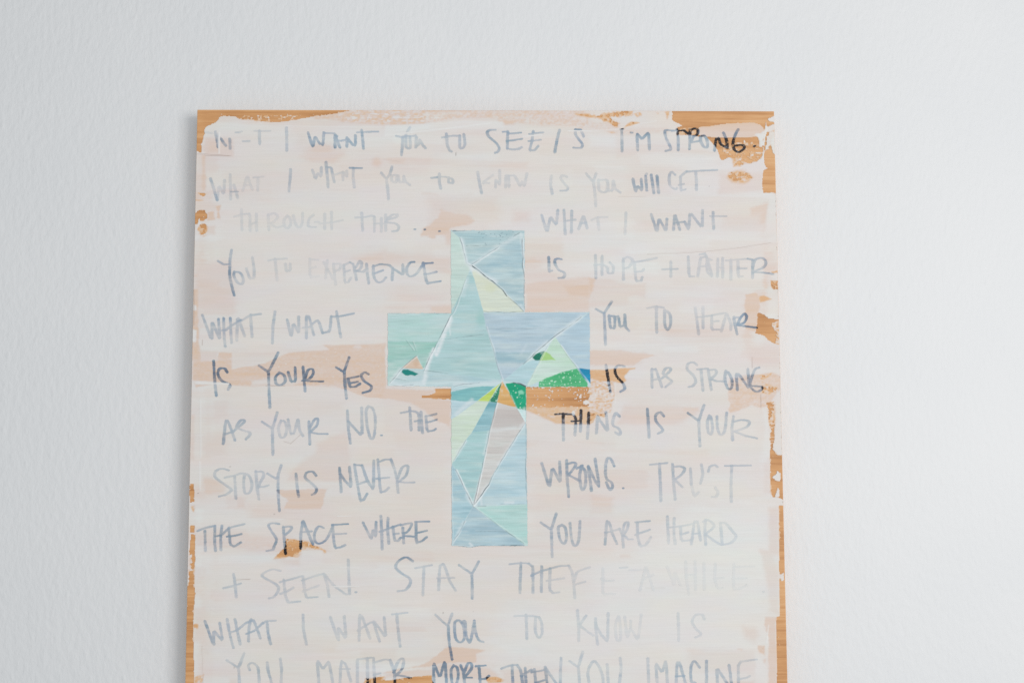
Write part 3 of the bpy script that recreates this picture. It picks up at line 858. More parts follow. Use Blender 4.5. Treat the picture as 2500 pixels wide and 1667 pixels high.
    ('STORY', 'D0', .46, '@.85 ~560,130 480,110 410,140 400,200 480,270 580,340 580,370 520,410 445,430|510,215 620,190 700,165|625,200 640,450|~740,180 730,280 745,390 800,380 825,290 790,190 720,165|870,140 880,300 905,460|~870,150 940,145 960,190 920,270 900,320|900,320 960,320 1015,300|@1.2 1000,165 1110,230 1160,75|1125,170 1125,400 1140,595'),
    ('IS', 'D0', .5, '1330,170 1345,330 1360,430|~1560,190 1520,145 1450,160 1440,220 1510,280 1565,340 1550,390 1510,410'),
    ('NEVER', 'D0', .46, '1830,105 1850,375|1840,170 1900,260 1965,320 1945,90|2000,65 2030,250 2070,480 2110,465 2145,400|2000,65 2090,75|2040,290 2130,260|2090,75 2150,250 2220,355 2225,20|2270,10 2300,380 2352,370 2397,330|2250,225 2402,212|2270,40 2352,5 2422,5|2422,5 2462,120 2492,240 2502,385|~2492,240 2542,110 2592,75 2617,100 2592,190 2512,260|2512,260 2582,270 2692,268'),
    ('WRONG', 'D1', .54, '1800,50 1890,335 1920,90 2015,280 2005,30|2085,20 2090,200 2110,430|~2090,60 2160,40 2190,70 2110,180|2100,180 2160,210 2230,250|~2255,80 2235,200 2260,350 2300,300 2300,150 2255,80|2200,110 2270,75|2370,360 2335,85|2335,85 2412,250 2462,320 2412,0|@.85 ~2632,80 2592,0 2552,0 2532,100 2542,220 2602,270 2612,320 2582,350 2542,270|@1.2 2730,335 2738,334'),
    ('TRUST', 'D2', .43, '690,65 800,55 890,45|800,55 810,300 815,480|950,60 960,250 980,460|~960,90 1040,85 1090,115 1040,190 960,240|970,230 1060,320|@.8 1155,110 1165,290|@.45 1165,290 1200,430 1250,380|@.7 1270,280 1300,170 1280,65|@.8 ~1465,90 1430,70 1380,90 1360,140|@.6 ~1440,330 1470,380 1450,430 1400,435|@1.2 1550,78 1700,75 1850,75|@.9 1630,80 1620,300 1625,490'),
    ('THE', 'D0', .52, '200,825 280,790 400,765|285,830 290,1050|400,770 395,950 405,1050|480,765 465,900 470,1040|400,890 480,870 560,790|560,800 575,980 620,1005 700,955|560,790 650,765 740,745|535,890 620,880 705,860'),
    ('SPACE', 'D0', .58, '~1140,745 1060,735 1015,760 1050,830 1105,920 1080,1000 1060,1040 990,1055|1185,780 1195,900 1210,1085|~1180,780 1260,775 1280,800 1210,870|1385,1020 1385,850 1410,700 1450,800 1525,980|1390,840 1515,828|~1650,790 1590,775 1545,850 1550,940 1600,970 1680,920 1740,800|1750,760 1760,900 1780,1020 1850,1010 1895,985|1740,755 1930,745|1760,860 1910,855'),
    ('WHERE', 'D0', .5, '2100,730 2195,920 2215,810 2245,890 2250,725|2305,655 2315,850 2320,1030|2290,835 2412,790 2532,750|2387,680 2382,800 2397,965|2442,780 2462,930 2502,940 2532,905|2452,860 2512,855|2567,965 2557,790|~2532,760 2612,740 2657,745 2622,820 2562,860|2567,880 2682,890|2707,725 2712,960 2772,945 2832,895|2697,720 2862,715|2712,850 2837,820'),
    ('YOU', 'D1', .5, '1790,730 1910,810 1965,625|1910,810 1920,1120|~2030,755 1990,790 2010,920 2060,970 2085,890 2070,790 2030,755|@.85 ~2125,735 2140,900 2170,990 2220,950 2240,715'),
    ('ARE', 'D2', .4, '175,975 195,715 225,730 260,860 310,970|170,845 250,830 350,800|385,1010 375,870 340,800|~380,830 400,740 440,730 430,800 390,870|400,880 440,920 495,920|545,740 550,900 580,1000 640,990 700,900|520,725 690,710|520,870 690,810'),
    ('HEARD', 'D2', .4, '890,660 905,960|970,680 965,850 980,970|890,790 1080,765 1190,740|1040,780 1050,940 1160,930 1180,900|1040,870 1130,840|1165,975 1200,720 1240,720 1270,930|1180,860 1260,850|1330,980 1320,800 1330,700|~1300,720 1360,700 1425,770 1320,870|1340,870 1430,940 1510,985|1500,740 1520,980|~1490,730 1560,740 1640,830 1680,890 1620,960 1510,985'),
    ('plus sign', 'E0', .42, '615,315 635,450 645,575|495,475 600,450 700,420'),
    ('SEEN', 'E0', .34, '~1155,275 1050,260 950,310 960,350 1100,430 1130,490 1080,570 1020,590|1190,380 1210,560 1240,640 1380,625|1145,405 1280,370 1400,335|1150,540 1230,510 1300,470|1410,340 1430,500 1450,585 1580,575|1400,385 1530,340 1640,310|1410,510 1590,445|1650,310 1690,430 1710,570|1660,320 1770,450 1900,545 1955,540|1930,150 1935,300 1945,540|@1.4 2010,520 2026,519'),
    ('STAY', 'E1', .5, '~320,165 240,120 150,170 125,240 200,310 280,360 290,420 240,490 145,510|@.8 345,245 540,210|450,230 440,400 435,550|615,490 630,220 670,195 700,260 740,390 810,500|600,357 800,355|@1.1 850,210 1000,310 1075,170|1000,310 1000,590'),
    ('THERE', 'E1', .42, '1430,200 1550,185 1650,190|1560,185 1550,525|1650,190 1700,230 1700,525|1800,225 1795,515|1680,330 1800,275 1900,250|@.75 1895,250 1890,490 1930,530 2005,520|1900,250 2000,220 2110,215|1855,390 2060,360|@.6 2110,215 2150,290 2170,430 2180,580|~2170,400 2200,300 2270,260 2352,235|2190,430 2300,400|@.35 2502,250 2502,400 2502,540 2642,540|2482,370 2552,395 2632,385'),
    ('A', 'E2', .16, '640,240 600,400 575,500|650,240 700,400 730,490|600,375 730,320|@2 345,240 430,235|@.9 450,270 640,265'),
    ('WHILE', 'E2', .16, '@.7 890,230 970,450 975,280 1040,440|@1 1100,170 1105,330 1135,540|1210,170 1215,490|1100,320 1210,320|1310,190 1315,490|1440,200 1435,380 1470,480 1530,470|1420,360 1540,355|1655,200 1650,490 1720,480 1800,440|1650,230 1890,225|1635,365 1810,360|@2.5 1988,515 1998,514'),
    ('WHAT', 'E0', .46, '285,855 390,1140 385,960 490,1080 455,875|540,830 570,1000 610,1155|630,830 660,980 690,1115|570,985 650,960 760,870 820,850|785,1080 790,930 810,830 850,850 920,1045|760,1000 860,960 950,870|950,880 990,850 1100,845|1000,870 1010,1000 1040,1115'),
    ('I', 'E0', .44, '1412,780 1415,950 1450,1115'),
    ('WANT', 'E0', .40, '1725,810 1820,1085 1815,920 1905,1060 1885,800|2055,1070 2060,780 2090,800 2180,1045|2040,960 2180,870 2230,860|2220,860 2290,1085|2240,870 2362,1040 2342,810|2432,775 2612,755|2487,770 2507,1000 2527,1140'),
    ('YOU', 'E1', .56, '@.8 580,780 720,910 770,770|@1 725,910 735,1080 770,1290|~830,845 800,880 810,1040 860,1095 910,1050 905,920 860,850 830,845|~880,865 920,860 930,1000 970,1095 1000,1000 1025,850|~1025,850 1040,980 1080,1070 1130,1090'),
    ('TO', 'E1', .4, '1485,795 1610,790 1720,795 1770,810|1620,780 1630,1055|~1730,810 1725,950 1760,1040 1800,1000 1800,880 1770,810'),
    ('KNOW', 'E1', .42, '@.9 2210,730 2225,900 2225,1075|2310,790 2230,900 2352,990 2392,1015|@1 2417,820 2422,960 2442,1120|2422,900 2482,1010 2557,1085 2562,765|@.5 ~2682,800 2647,900 2662,1060 2702,1060 2702,900 2682,800|2752,800 2782,1040 2822,930 2822,850|2822,930 2907,1075 2942,780'),
    ('IS', 'E2', .28, '1015,765 1020,1070|~1315,830 1290,780 1220,780 1175,850 1210,930 1275,1000 1210,1040'),
    ('YOU', 'E0', .34, '535,1300 670,1390 735,1220|670,1390 685,1600|~800,1410 785,1360 830,1330 890,1380 905,1480 910,1600|1000,1330 1010,1420 1050,1560 1065,1640|1150,1285 1165,1400 1160,1600'),
    ('MATTER', 'E0', .36, '1600,1640 1575,1300 1640,1400 1710,1310 1760,1600|1830,1640 1850,1310 1900,1340 1960,1540|1830,1400 1950,1400|2035,1300 2035,1640|2040,1290 2200,1270|2150,1280 2155,1640|2220,1280 2240,1640|2220,1330 2352,1290 2412,1300|2220,1470 2300,1450|@1.3 2412,1300 2462,1440 2467,1640|~2452,1440 2502,1320 2552,1280 2567,1320 2542,1410 2482,1470|2482,1470 2552,1480 2652,1505'),
    ('MORE', 'E1', .68, '565,1640 555,1320 630,1500 690,1300 710,1640|@.85 ~790,1360 760,1420 770,1560 800,1600 840,1500 830,1390 790,1360|925,1640 900,1440 870,1360|~910,1440 950,1340 990,1340 990,1400 920,1490|930,1500 1000,1500|@1 1080,1370 1090,1500 1095,1640|1040,1370 1160,1360|@1.2 1080,1515 1150,1515 1195,1480'),
    ('THEN', 'E1', .52, '1335,1395 1450,1355 1520,1355|1460,1360 1470,1640|1520,1355 1560,1420 1590,1640|1610,1390 1625,1640|1560,1480 1680,1410|1690,1430 1720,1400 1730,1640|1680,1440 1820,1415|1730,1560 1830,1530|1840,1380 1870,1640|1850,1400 1990,1600 2010,1600 2022,1275'),
    ('YOU', 'E1', .46, '2120,1310 2220,1380 2270,1205|2220,1380 2240,1640|~2342,1550 2330,1450 2352,1370 2402,1310 2462,1380 2502,1500 2507,1640|2552,1350 2567,1640|2702,1275 2712,1400 2682,1640'),
    ('IMAGINE', 'E2', .5, '@.7 665,1280 680,1640|780,1640 755,1330 830,1440 875,1300 895,1640|@1 990,1640 1000,1330 1030,1330 1120,1640|983,1485 1090,1480|~1260,1380 1200,1310 1160,1380 1165,1540 1210,1560 1250,1640|1340,1310 1340,1640|1470,1640 1455,1380 1600,1600 1630,1600 1600,1360|@.75 1705,1640 1705,1320 1920,1290|1700,1520 1800,1500 1840,1480'),
]


def catmull(p, n=7):
    p = np.array(p, float)
    q = np.vstack([2 * p[0] - p[1], p, 2 * p[-1] - p[-2]])
    out = []
    for i in range(1, len(q) - 2):
        for k in range(n):
            t = k / n
            out.append(.5 * ((2 * q[i]) + (-q[i - 1] + q[i + 1]) * t + (2 * q[i - 1] - 5 * q[i] + 4 * q[i + 1] - q[i + 2]) * t * t
                             + (-q[i - 1] + 3 * q[i] - 3 * q[i + 1] + q[i + 2]) * t ** 3))
    out.append(p[-1])
    return np.array(out)


INK_C = [.0, .2, .3, .40, .47, .6, .75, .9, 1.0]
INK = np.array([(30, 25, 27), (36, 30, 33), (46, 42, 46), (86, 96, 112), (104, 118, 136), (124, 140, 155), (137, 155, 170), (148, 166, 179), (158, 175, 186)], float)


def write_word(text, code, a0, spec, idx):
    ox, oy = tile(code)
    strokes = []
    mult = 1.0
    for s in spec.split('|'):
        s = s.strip()
        if s.startswith('@'):
            k, s = s[1:].split(' ', 1)
            mult = float(k)
            s = s.strip()
        curve = s.startswith('~')
        p = [(ox + x / ZS, oy + y / ZS) for x, y in pts(s.lstrip('~'))]
        if curve:
            p = catmull(p)
        else:
            p = np.array(p)
            if len(p) > 2:      # slightly rounded hand-drawn corners
                q = [p[0]]
                for i in range(1, len(p) - 1):
                    q += [p[i] + .13 * (p[i - 1] - p[i]), p[i] + .13 * (p[i + 1] - p[i])]
                q.append(p[-1])
                p = np.array(q)
        strokes.append((p, mult))
    A = np.vstack([s[0] for s in strokes])
    u0, u1, v0, v1 = A[:, 0].min() - 8, A[:, 0].max() + 8, A[:, 1].min() - 8, A[:, 1].max() + 8
    st = 1.15
    Ug, Vg = np.meshgrid(np.arange(u0, u1, st), np.arange(v0, v1, st))
    alpha = np.zeros(Ug.shape)
    over = np.zeros(Ug.shape)
    wn = 1 + .12 * vnoise(Ug, Vg, 14, 14, idx) + .12 * vnoise(Ug, Vg, 4, 3, idx + 1)
    for p, m_ in strokes:
        cov = np.zeros(Ug.shape)
        for a, b in zip(p[:-1], p[1:]):
            L = math.hypot(b[0] - a[0], b[1] - a[1]) + 1e-6
            hw = 3.85 * (.60 + .40 * abs(b[1] - a[1]) / L)
            i0 = max(int((min(a[1], b[1]) - 7 - v0) / st), 0)
            i1 = int((max(a[1], b[1]) + 7 - v0) / st) + 2
            j0 = max(int((min(a[0], b[0]) - 7 - u0) / st), 0)
            j1 = int((max(a[0], b[0]) + 7 - u0) / st) + 2
            sl = (slice(i0, i1), slice(j0, j1))
            d = segdist(Ug[sl], Vg[sl], a, b)
            cov[sl] = np.maximum(cov[sl], 1 - smooth(hw * wn[sl] - 1.0, hw * wn[sl] + 1.0, d))
        over += cov
        alpha = np.maximum(alpha, cov * m_)
    c = cover(Ug, Vg)
    ink = np.stack([np.interp(c, INK_C, (lin(INK) / GAIN)[:, i]) for i in range(3)], -1)
    # colder or warmer ghosts of the ink under the wash
    h = fbm(Ug, Vg, 40, 18, idx + 2, 2)[..., None]
    ink = ink * (1 + smooth(.4, .6, c)[..., None] * h * np.array([.06, .0, .05]))
    a0 = min(a0 * (1.15 if a0 > .25 else 1.0), .85)
    base = np.where(c < .5, a0 + (1 - a0) * (1 - smooth(.3, .5, c)) + .28 * (1 - smooth(.42, .62, c)) * (1 - a0), a0 * np.interp(c, [.5, .62, .8, 1.05], [1.45, 1.25, 1.0, .8]))
    st1 = vnoise(Ug, Vg, 30, 3.0, idx + 3)
    st2 = vnoise(Ug, Vg, 26, 9.0, idx + 4)
    base = base * (1 + smooth(.4, .55, c) * .42 * fbm(Ug, Vg, 120, 28, 2, 2))
    base = base * (1 + smooth(.25, .45, c) * (.20 * st1 + .24 * st2)) * (1 + .22 * (over > 1.35))
    # bare patches take the full ink
    alpha = np.clip(alpha, 0, 1.9)
    fin = np.where(c < .3, np.clip(alpha * 1.6, 0, 1) * np.clip(base, 0, 1), np.clip(alpha * base, 0, .97))
    dryk = smooth(.3, .15, c)
    fin = fin * (1 - dryk * .5 * smooth(.45, .75, vnoise(Ug, Vg, 3.5, 2.6, idx)))
    under = coat_colour(Ug, Vg, c)
    rgb = under * (1 - fin[..., None]) + ink * fin[..., None]
    o = patch('handwritten_word', Ug, Vg, rgb, np.where(c < .2, fin > .4, fin > .03), M_INK, root, .00025, .00012 * np.clip(c, 0, 1) + .00010 * np.clip(fbm(Ug, Vg, 60, 6, 2, 3), 0, 1))
    if o:
        o['label'] = 'handwritten ' + (text if ' ' in text else 'word ' + text)
    return o


for i, (t_, code, a0, spec) in enumerate(WORDS):
    write_word(t_, code, a0, spec, i)

# ------------------------------------------------------------------ the cross
def P1(s): return px('B1', pts(s))
def C1(s): return px('C1', pts(s))
def D1(s): return px('D1', pts(s))


OUT = P1('755,12 1605,12 1605,950 2352,948') + C1('2358,490 1622,492') + D1('1640,998 1100,1000 980,1012 765,1000') + C1('757,490 28,484') + P1('30,962 755,962')


def grid(poly, pad=4, st=1.7):
    A = np.array(poly)
    return np.meshgrid(np.arange(A[:, 0].min() - pad, A[:, 0].max() + pad, st), np.arange(A[:, 1].min() - pad, A[:, 1].max() + pad, st))


def tint(U_, V_, c0, c1=None, k=0, streak=.5, dirn=None):
    c0 = lin(c0) / GAIN
    c1 = lin(c1) / GAIN if c1 is not None else c0
    if dirn is not None:
        x0, y0, x1, y1 = dirn
        t = np.clip(((U_ - x0) * (x1 - x0) + (V_ - y0) * (y1 - y0)) / ((x1 - x0) ** 2 + (y1 - y0) ** 2), 0, 1)
        t = np.clip(t + .22 * fbm(U_, V_, 60, 14, k, 3), 0, 1)
    else:
        t = np.clip(.5 + .9 * fbm(U_, V_, 70, 16, k, 3), 0, 1)
    col = c0 + (c1 - c0) * t[..., None]
    s = streak * (.05 * vnoise(U_, V_, 70, 3.0, k + 1) + .06 * vnoise(U_, V_, 26, 1.9, k + 2) + .06 * fbm(U_, V_, 70, 24, k + 3, 3))
    return col * (1 + s[..., None])


FACETS = [
    # label, polygon, colour a, colour b, ragged, soft
    ('pale mint strip', P1('755,14 860,100 900,240 930,390 985,425 950,530 880,720 760,1000 755,960'), (193, 212, 206), (203, 214, 208), .6, .9),
    ('grey blue top', P1('755,12 1605,12 1560,50 1300,205 1000,410 935,370 860,100'), (155, 185, 193), (184, 203, 207), .6, 1),
    ('slate blue side', P1('1605,14 1605,945 1585,925 1350,700 1150,540 1000,420 1300,205 1560,50'), (159, 186, 197), (186, 204, 209), .6, 1),
    ('pale yellow wedge', P1('985,430 1150,540 1350,700 1600,950 1130,948 1070,740 1020,560'), (215, 217, 198), (211, 216, 204), .6, .9),
    ('tall aqua triangle', P1('985,480 1020,560 1130,945 1165,1140 1285,1560') + C1('1345,412 1150,398 950,362 700,350 440,305 480,230') + P1('750,960 880,720 940,540'), (164, 197, 198), (178, 204, 208), .6, 1),
    ('light aqua arm', P1('30,965 752,965 690,1120 605,1290 30,1290'), (187, 208, 210), (174, 206, 202), 1.2, 2.5),
    ('sea green arm', P1('30,1288 605,1288 480,1550') + C1('440,290 370,138 190,272 62,440 28,484'), (144, 192, 181), (176, 205, 200), 1, 2),
    ('salmon triangle', C1('362,135 440,287 190,276'), (216, 192, 174), (210, 186, 168), .5, .8),
    ('ice blue strip', C1('190,276 440,292 700,345 950,362 1150,397 1345,414 1300,462 1000,455 750,490 400,482 180,486 62,458'), (166, 197, 206), (200, 213, 216), .8, 1.2),
    ('deep teal blot', C1('192,282 262,292 385,338 345,362 290,352 235,362 192,322'), (14, 122, 116), (30, 135, 128), 1.2, .8),
    ('lilac blue arm', P1('1130,962 2345,952 2250,1005 1950,1230 1690,1430') + C1('1590,225 1400,385 1345,410 1300,300 1240,10') + P1('1165,1140'), (172, 192, 206), (184, 200, 211), .6, 1),
    ('steel blue band', C1('1262,95 1690,95 1600,212 1440,215 1290,215'), (140, 173, 188), (162, 189, 200), 1.6, 3),
    ('powder blue corner', P1('2352,952 1950,1230 2180,1560') + C1('2205,276 2356,292'), (183, 201, 213), (170, 192, 207), .6, 1.2),
    ('pale sea blue wedge', C1('1345,414 1400,388 1590,225 1700,187 1778,188 1640,440 1622,488 1480,440'), (170, 204, 210), (182, 206, 214), .6, 1),
    ('pale green triangle', P1('1950,1230') + C1('2060,70 2205,275 2060,312 1770,430 1640,486 1630,470 1780,186'), (199, 218, 209), (187, 213, 194), .6, 1),
    ('dark green chip', C1('1685,152 1725,115 1830,80 1778,188 1722,187'), (10, 106, 88), (20, 122, 98), 1.0, .7),
    ('olive green chip', C1('1832,84 1900,118 1955,184 1780,188'), (150, 196, 118), (172, 206, 136), 1.0, .7),
    ('bright green bank', C1('2205,277 2285,390 2325,450 2322,492 2000,508 1765,492 1770,428 1850,390 2060,312'), (64, 168, 112), (98, 186, 134), .8, .8),
    ('vivid blue corner', C1('2208,276 2366,292 2366,460 2335,425 2285,390'), (6, 124, 168), (20, 144, 184), .6, .8),
    ('white wedge', C1('757,490 1000,452 1330,428 1290,475 1000,492 850,532 757,545'), (198, 216, 222), (186, 210, 216), .8, 1.2),
    ('teal shelf', C1('757,545 850,530 1000,490 1270,480 1060,652 900,657 757,640'), (116, 174, 180), (142, 192, 192), 1.0, .9),
    ('lime sliver', C1('1335,440 1290,495 1192,660 1058,655'), (186, 208, 98), (196, 214, 120), .6, .8),
    ('bottle green sliver', C1('1338,440 1335,480 1285,672 1192,658'), (36, 116, 92), (60, 142, 112), .6, .8),
    ('bare orange wedge', C1('1345,420 1440,580 1505,722 1420,710 1288,668 1320,520'), (216, 166, 100), (218, 176, 122), .6, .8),
    ('emerald block', C1('1385,455 1480,443 1540,458 1620,482 1622,762 1520,742 1440,590'), (4, 148, 110), (28, 164, 124), .8, .8),
    ('sky blue corner', C1('757,640 900,657 1058,654 800,850 757,880'), (178, 203, 213), (194, 211, 218), .8, 1.2),
    ('pale lime panel', C1('1058,654 1194,659 1000,1008 920,1112 757,1400 757,868'), (203, 217, 197), (208, 218, 208), .8, 1.4),
    ('petrol stripe', C1('1194,660 1286,674 1240,830 1205,994 1000,1010'), (112, 166, 178), (160, 194, 202), .6, .9),
    ('pale blue stripe', C1('1000,1010 1205,994 1150,1250 1085,1560') + D1('1010,545 820,130 765,60') + C1('757,1400 920,1112'), (184, 208, 213), (158, 198, 198), .6, 1.0),
    ('blush grey shard', C1('1288,670 1420,707 1520,740 1612,900 1400,1225 1222,1525') + D1('1190,290 1010,545 1085,215') + C1('1115,1480 1205,994 1240,830'), (210, 205, 204), (204, 196, 193), .6, 1),
    ('mint corner', C1('1520,740 1622,762 1622,905 1612,900'), (186, 221, 219), (196, 222, 222), .6, 1),
    ('light blue flank', C1('1612,905 1626,905 1630,1560') + D1('1634,518 1040,535 1190,295') + C1('1222,1530 1400,1228'), (174, 200, 211), (194, 210, 217), .6, 1),
    ('mid blue corner', D1('762,60 820,130 1010,545 920,700 770,990'), (160, 191, 203), (178, 203, 212), .6, 1),
    ('slate blue base', D1('1010,548 1300,765 1600,975 1605,996 1100,1000 980,1010 768,1000 920,710'), (160, 186, 199), (180, 200, 209), .6, 1),
    ('mint side', D1('1030,545 1634,518 1642,996 1605,985 1300,765'), (170, 206, 202), (186, 212, 210), .6, 1.2),
]
# scored seams between the facets: a dark score beside a raised lip of white paint
SEAMS = [
    (P1('860,100 900,240 935,390 985,425'), .45, .6, .9), (P1('1000,422 1080,480 1150,540 1240,600 1350,700 1400,765'), .95, .6, 1.15), (P1('1400,765 1500,850 1595,940'), .5, .6, 1),
    (P1('985,412 1130,320 1300,205'), .4, .7, .8), (P1('1480,80 1545,42'), .5, .3, .8), (P1('1572,110 1582,250 1580,420 1598,520 1602,920'), .55, .8, 1.3),
    (P1('925,580 880,700 800,930 752,1000'), .3, .5, .8), (P1('752,990 690,1120 630,1240 560,1375 480,1545') + C1('440,320'), .62, .9, 1.0),
    (P1('1138,943 1380,952 1595,948'), .55, .5, .9), (P1('35,966 400,964 742,966'), .35, .4, .8), (P1('1160,1120 1220,1300 1285,1540') + C1('1345,405'), .35, .5, .8),
    (P1('2250,1008 2130,1100 1950,1228 1870,1295 1700,1440 1590,1550'), .55, .7, .9), (P1('690,1262 900,1235 1130,1206'), .35, .15, .8), (P1('1180,1143 1800,1140 2020,1125'), .22, .1, .8),
    (C1('62,460 120,475 180,487 230,472 325,464'), .75, .7, 1.1), (C1('442,522 470,490 474,500'), .4, .2, .8), (C1('790,485 900,462 1080,443'), .5, .4, .9), (C1('440,300 600,318 720,338'), .4, .2, .9),
    (C1('1475,445 1540,452 1580,468 1618,486'), .95, .3, 1.7), (C1('362,138 200,272 62,440'), .5, .8, .9), (C1('2010,20 2100,140 2205,272 2330,440'), .3, .8, .8), (C1('1865,20 1700,340 1635,470'), .1, .6, .8),
    (C1('1285,670 1205,994 1145,1280 1085,1560') + D1('1010,545'), .4, .9, .9), (C1('1608,905 1540,1010 1400,1228 1222,1530') + D1('1190,295 1030,520'), .5, .9, .9), (C1('930,1105 860,1210 790,1330'), .3, .6, .8),
    (C1('1440,590 1505,722 1570,840 1608,905'), .1, .6, .8), (D1('815,125 900,310 1005,525'), .55, .9, 1.0), (D1('1100,190 1060,340 1020,500'), .5, .7, .9), (D1('1190,290 1100,420 1020,520'), .6, .9, 1.0),
    (D1('1015,548 1150,640 1300,760 1590,968'), .45, .5, .9), (D1('918,712 860,830 790,940'), .45, .8, .9), (D1('1065,540 1160,538'), .5, .3, 1), (D1('1330,520 1600,515'), .3, .3, .9),
    (D1('800,1002 980,1012 1100,1000 1300,994 1590,992'), .7, .7, 1.3), (D1('1612,0 1622,200 1625,350 1635,520'), .45, .8, 1.1), (D1('762,100 764,420 768,980'), .3, .5, .8), (C1('1617,700 1622,1200 1618,1560'), .35, .8, 1.0),
    (P1('240,1270 330,1390'), .25, .4, .8), (P1('320,1290 360,1400'), .25, .4, .8), (C1('110,390 240,415'), .4, .5, .8), (D1('1040,830 1400,832'), .35, .3, .8), (D1('1060,690 1220,690'), .2, .3, .8),
    (P1('930,192 1180,190'), .35, .2, .9), (P1('780,20 950,12'), .7, .3, .9),
]
# every colour of the cross is mixed on one grid; each facet and seam then takes its own cells of it
GU, GV = grid(OUT, 6, 1.15)
_fr = random.Random(3)
wobx, woby = 1.0 * vnoise(GU, GV, 16, 16, 1), .8 * vnoise(GU, GV, 12, 12, 2)
do = sdist(GU, GV, OUT) + .9 * vnoise(GU, GV, 14, 9, 1) + .5 * vnoise(GU, GV, 4, 3, 2)
XC = tint(GU, GV, (186, 208, 213), (198, 214, 214), 2)
owner = np.full(GU.shape, -1)


def win(poly, pad):
    A = np.array(poly)
    i = np.where((GV[:, 0] > A[:, 1].min() - pad) & (GV[:, 0] < A[:, 1].max() + pad))[0]
    j = np.where((GU[0] > A[:, 0].min() - pad) & (GU[0] < A[:, 0].max() + pad))[0]
    return slice(i[0], i[-1] + 1), slice(j[0], j[-1] + 1)


for i, (lab, poly, ca, cb, rag, soft) in enumerate(FACETS):
    sl = win(poly, 6)
    Ug, Vg = GU[sl], GV[sl]
    d = sdist(Ug, Vg, poly) + rag * (.9 * vnoise(Ug, Vg, 14, 8, i) + .5 * vnoise(Ug, Vg, 4, 3, i + 1))
    col = tint(Ug, Vg, ca, cb, i, 1.0)
    if lab == 'pale blue stripe':
        k_ = smooth(1095, 1120, Vg + 4 * vnoise(Ug, Vg, 25, 9, 1))[..., None]
        col = col * (1 - k_) + k_ * tint(Ug, Vg, (160, 194, 198), (172, 203, 205), 3, 1.0)
    a = smooth(-soft * 1.2, soft * 1.2, d)
    if lab not in ('deep teal blot', 'dark green chip', 'olive green chip', 'bright green bank', 'vivid blue corner', 'lime sliver',
                   'bottle green sliver', 'bare orange wedge', 'emerald block', 'teal shelf', 'petrol stripe', 'salmon triangle'):
        k_ = (.04 + .38 * smooth(-.05, .6, fbm(Ug, Vg, 80, 14, i + 2, 4)))[..., None]
        col = col * (1 - k_) + k_ * lin((208, 217, 214)) / GAIN
    if lab in ('bright green bank', 'emerald block', 'bottle green sliver'):
        A = np.array(poly)
        for _ in range(110 if lab == 'bright green bank' else 30):
            x, y, r_ = _fr.uniform(A[:, 0].min(), A[:, 0].max()), _fr.uniform(A[:, 1].min(), A[:, 1].max()), _fr.choice([.6, .8, 1.0, 1.2, 1.6, 2.3])
            w_ = (.8 * (1 - smooth(.6, 1.2, np.hypot(Ug - x, (Vg - y) * 1.1) / r_)))[..., None]
            col = col * (1 - w_) + w_ * lin((196, 226, 206)) / GAIN
    if lab == 'emerald block':
        k_ = (.8 * (1 - smooth(.5, 1.2, np.hypot((Ug - 1273) / 8, (Vg - 958) / 6) + .3 * vnoise(Ug, Vg, 5, 5, 1))))[..., None]
        col = col * (1 - k_) + k_ * lin((150, 214, 186)) / GAIN
    if lab in ('grey blue top', 'slate blue side', 'slate blue base', 'sea green arm', 'mid blue corner', 'lilac blue arm'):
        k_ = (.42 * smooth(.15, .7, fbm(Ug, Vg, 60, 10, i + 1, 4)))[..., None]
        col = col * (1 - k_) + k_ * col * np.array([.66, .80, .84])
        k_ = (.42 * smooth(.2, .75, fbm(Ug, Vg, 44, 7, i + 4, 4)))[..., None]
        col = col * (1 - k_) + k_ * lin((210, 219, 222)) / GAIN
    if lab == 'grey blue top':
        for _ in range(34):
            x, y = _fr.uniform(1150, 1272), 566 + abs(_fr.gauss(0, 16))
            w_ = (.6 * (1 - smooth(.5, 1.2, np.hypot((Ug - x) / 2.0, (Vg - y) / .9))))[..., None]
            col = col * (1 - w_) + w_ * lin((96, 122, 140))
    if lab == 'pale yellow wedge':
        k_ = (.6 * (1 - smooth(.4, 1.3, np.hypot((Ug - 1197) / 15, (Vg - 704) / 12))))[..., None]
        col = col * (1 - k_) + k_ * lin((210, 213, 188)) / GAIN
    if lab == 'salmon triangle':
        k_ = (.6 * (1 - smooth(.3, 1.3, np.hypot((Ug - 1016) / 8, (Vg - 889) / 8))))[..., None]
        col = col * (1 - k_) + k_ * lin((208, 174, 148)) / GAIN
    if lab == 'tall aqua triangle':
        k_ = (.45 * (1 - smooth(.2, 1.3, np.hypot((Ug - 1174) / 14, (Vg - 778) / 24))))[..., None]
        col = col * (1 - k_) + k_ * lin((146, 192, 188)) / GAIN
    if lab == 'blush grey shard':
        k_ = (.55 * smooth(990, 1002, Vg + 2 * vnoise(Ug, Vg, 20, 6, 1)) * (1 - smooth(1040, 1048, Vg + 2 * vnoise(Ug, Vg, 20, 6, 2))))[..., None]
        col = col * (1 - k_) + k_ * lin((188, 176, 173)) / GAIN
    if lab == 'bare orange wedge':
        k_ = (.6 * (1 - smooth(950, 975, Vg)) * smooth(.1, .5, vnoise(Ug, Vg, 7, 5, 3)))[..., None]
        col = col * (1 - k_) + k_ * lin((220, 200, 176)) / GAIN
    col = col * np.array([.94, .965, .95])
    XC[sl] = XC[sl] * (1 - a[..., None]) + col * a[..., None]
    ow = owner[sl]
    ow[a > .5] = i
XR = .00006 * np.clip(fbm(GU, GV, 50, 5, 3, 3), 0, 1)

